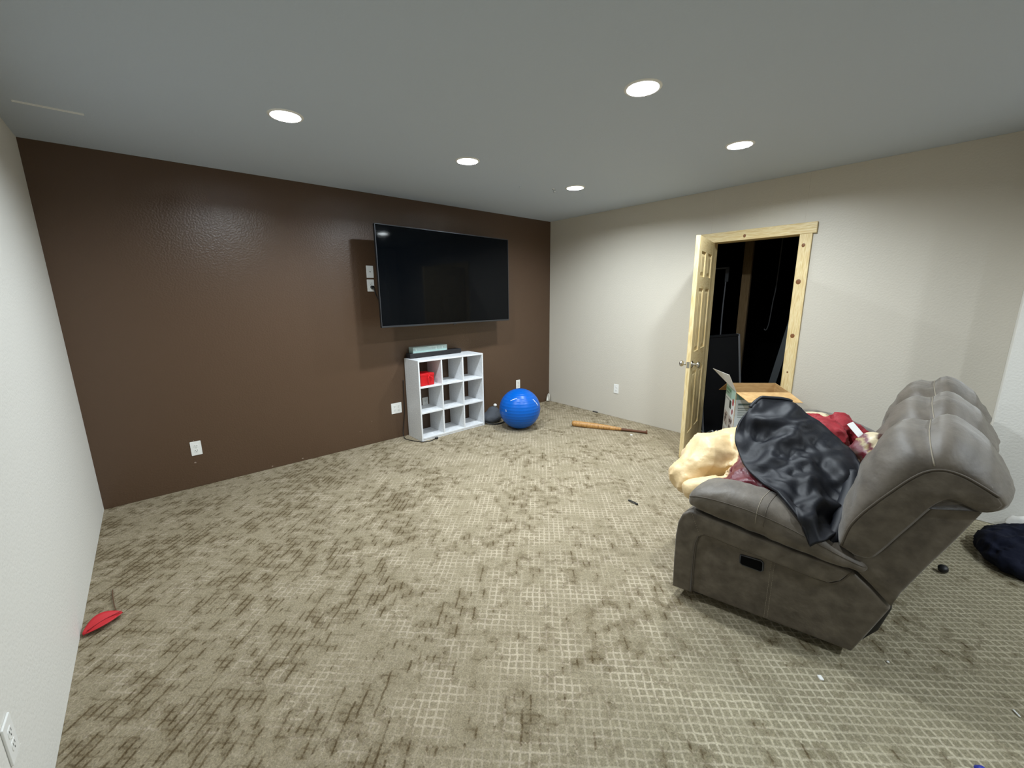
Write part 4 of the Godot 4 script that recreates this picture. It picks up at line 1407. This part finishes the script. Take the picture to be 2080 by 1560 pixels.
func storage() -> void:
	# things just visible in the unlit room
	var st := ST()
	bx(st, Vector3(2.265, 1.22, -0.62), Vector3(0.085, 2.43, 0.038), 0.003)
	tag(obj("wall_stud", st, M.stud), "bare wooden stud standing in the dark storage room", "stud")
	for k in 2:
		var t := thing("dark_panel", ["dark framed panel leaning inside the doorway, nearer the room", "dark framed panel leaning inside the doorway, behind its twin"][k], "panel", Vector3(2.22 - k * 0.035, 0.0, -0.17 - k * 0.05), 0.5)
		t.rotation = Vector3(0, 0.5, 0.11)
		obj("sheet", box(Vector3(0.12, 0.53, 0), Vector3(0.36, 1.06, 0.006), 0.001), M.panel_dark, t)
		for s in [-1, 1]:
			obj("frame_rail", box(Vector3(0.12 + s * 0.18, 0.53, 0), Vector3(0.018, 1.06, 0.018), 0.002), M.frame_grey, t)
			obj("frame_rail", box(Vector3(0.12, 0.53 + s * 0.52, 0), Vector3(0.36, 0.018, 0.018), 0.002), M.panel_dark, t)
	var lf := thing("corner_frame", "pale angled frame piece hanging in the dark storage room", "frame", Vector3(2.02, 1.60, -0.57))
	obj("top_bar", box(Vector3(-0.10, 0.155, 0), Vector3(0.36, 0.016, 0.016), 0.002), M.frame_grey, lf)
	obj("side_bar", box(Vector3(0.065, 0.085, 0), Vector3(0.034, 0.15, 0.016), 0.002), M.void_grey, lf)
	st = ST(true)
	tube(st, crs([Vector3(2.078, 1.64, -0.57), Vector3(2.072, 1.3, -0.57), Vector3(2.075, 1.0, -0.57), Vector3(2.08, 0.0, -0.57)], 6), 0.007, 8)
	tag(obj("hanging_rod", st, M.frame_grey), "thin grey rod standing below the pale frame piece in the storage room", "rod")
	st = ST()
	bx(st, Vector3(0, 0.62, 0), Vector3(0.065, 1.25, 0.02), 0.002)
	var ms := obj("metal_strip", st, mat(rgb(56, 62, 66), 0.6))
	ms.position = Vector3(2.53, 0, -0.62)
	ms.rotation.z = -0.165
	tag(ms, "grey metal strip leaning at the right of the storage doorway", "metal strip")
	st = ST(true)
	tube(st, crs([Vector3(2.48, 2.44, -0.9), Vector3(2.47, 1.62, -0.9), Vector3(2.455, 1.4, -0.9), Vector3(2.44, 1.16, -0.9), Vector3(2.42, 1.09, -0.9), Vector3(2.40, 1.10, -0.9)], 6), 0.006, 8)
	tag(obj("hanging_cable", st, M.void_grey), "short pale cable hanging in the middle of the storage doorway", "cable")
	var P := []
	var nz := noise(9.0, 171, 3)
	for i in 15:
		var row := []
		for j in 12:
			var p := Vector3(1.98 + j * 0.034, 0, -0.52 + i * 0.028)
			p.y = 0.012 + maxf(0, nz.get_noise_2d(p.x, p.z)) * 0.12
			row.append(p)
		P.append(row)
	st = ST(true)
	sheet(st, P, 0.002)
	tag(obj("plastic_sheet", st, M.film), "crumpled clear plastic sheeting on the floor inside the doorway", "plastic sheet")

func _ready() -> void:
	view_and_light()
	make_materials()
	# recessed lights: three along the brown wall, two over the sofa side, two in the adjoining space
	downlight(1.34, 3.48, "recessed ceiling light nearest the left wall, brown-wall row")
	downlight(1.345, 2.29, "recessed ceiling light above and before the television, middle of the brown-wall row")
	downlight(1.35, 1.10, "recessed ceiling light nearest the far corner, beside the metal hook")
	downlight(2.752, 2.27, "largest-looking recessed ceiling light, middle of the row over the sofa side")
	downlight(2.752, 1.097, "recessed ceiling light in front of the doorway, sofa-side row")
	downlight(5.55, 1.10, "recessed ceiling light in front of the pale wall, beyond the right edge")
	downlight(5.55, 2.28, "recessed ceiling light right of the sofa, beyond the right edge")
	shell()
	doorway()
	outlet(Vector3(0, 0.321, 4.054), PI / 2, "white duplex outlet on the brown wall near the left corner")
	outlet(Vector3(0, 0.328, 2.344), PI / 2, "double white outlet plate on the brown wall just left of the cube shelf", "duplex", 2)
	outlet(Vector3(0, 0.331, 1.999), PI / 2, "white outlet seen through the left middle cube of the shelf", "duplex", 1)
	outlet(Vector3(0, 0.331, 0.60), PI / 2, "white outlet on the brown wall above the blue ball", "duplex", 1)
	outlet(Vector3(0, 1.724, 2.518), PI / 2, "blank-looking white cable plate beside the television, upper of the pair", "coax", 1, "cable_plate")
	outlet(Vector3(0, 1.595, 2.520), PI / 2, "white outlet with a black plug beside the television, lower of the pair", "duplex", 1)
	outlet(Vector3(1.137, 0.358, 0), 0, "white outlet on the beige wall between corner and door", "duplex", 1)
	outlet(Vector3(2.462, 0.352, ZS), PI, "white outlet low on the left wall at the picture's edge", "duplex", 1)
	television()
	cube_shelf()
	near_shelf()
	sofa()
	carton()
	bedding()
	small_things()
	storage()
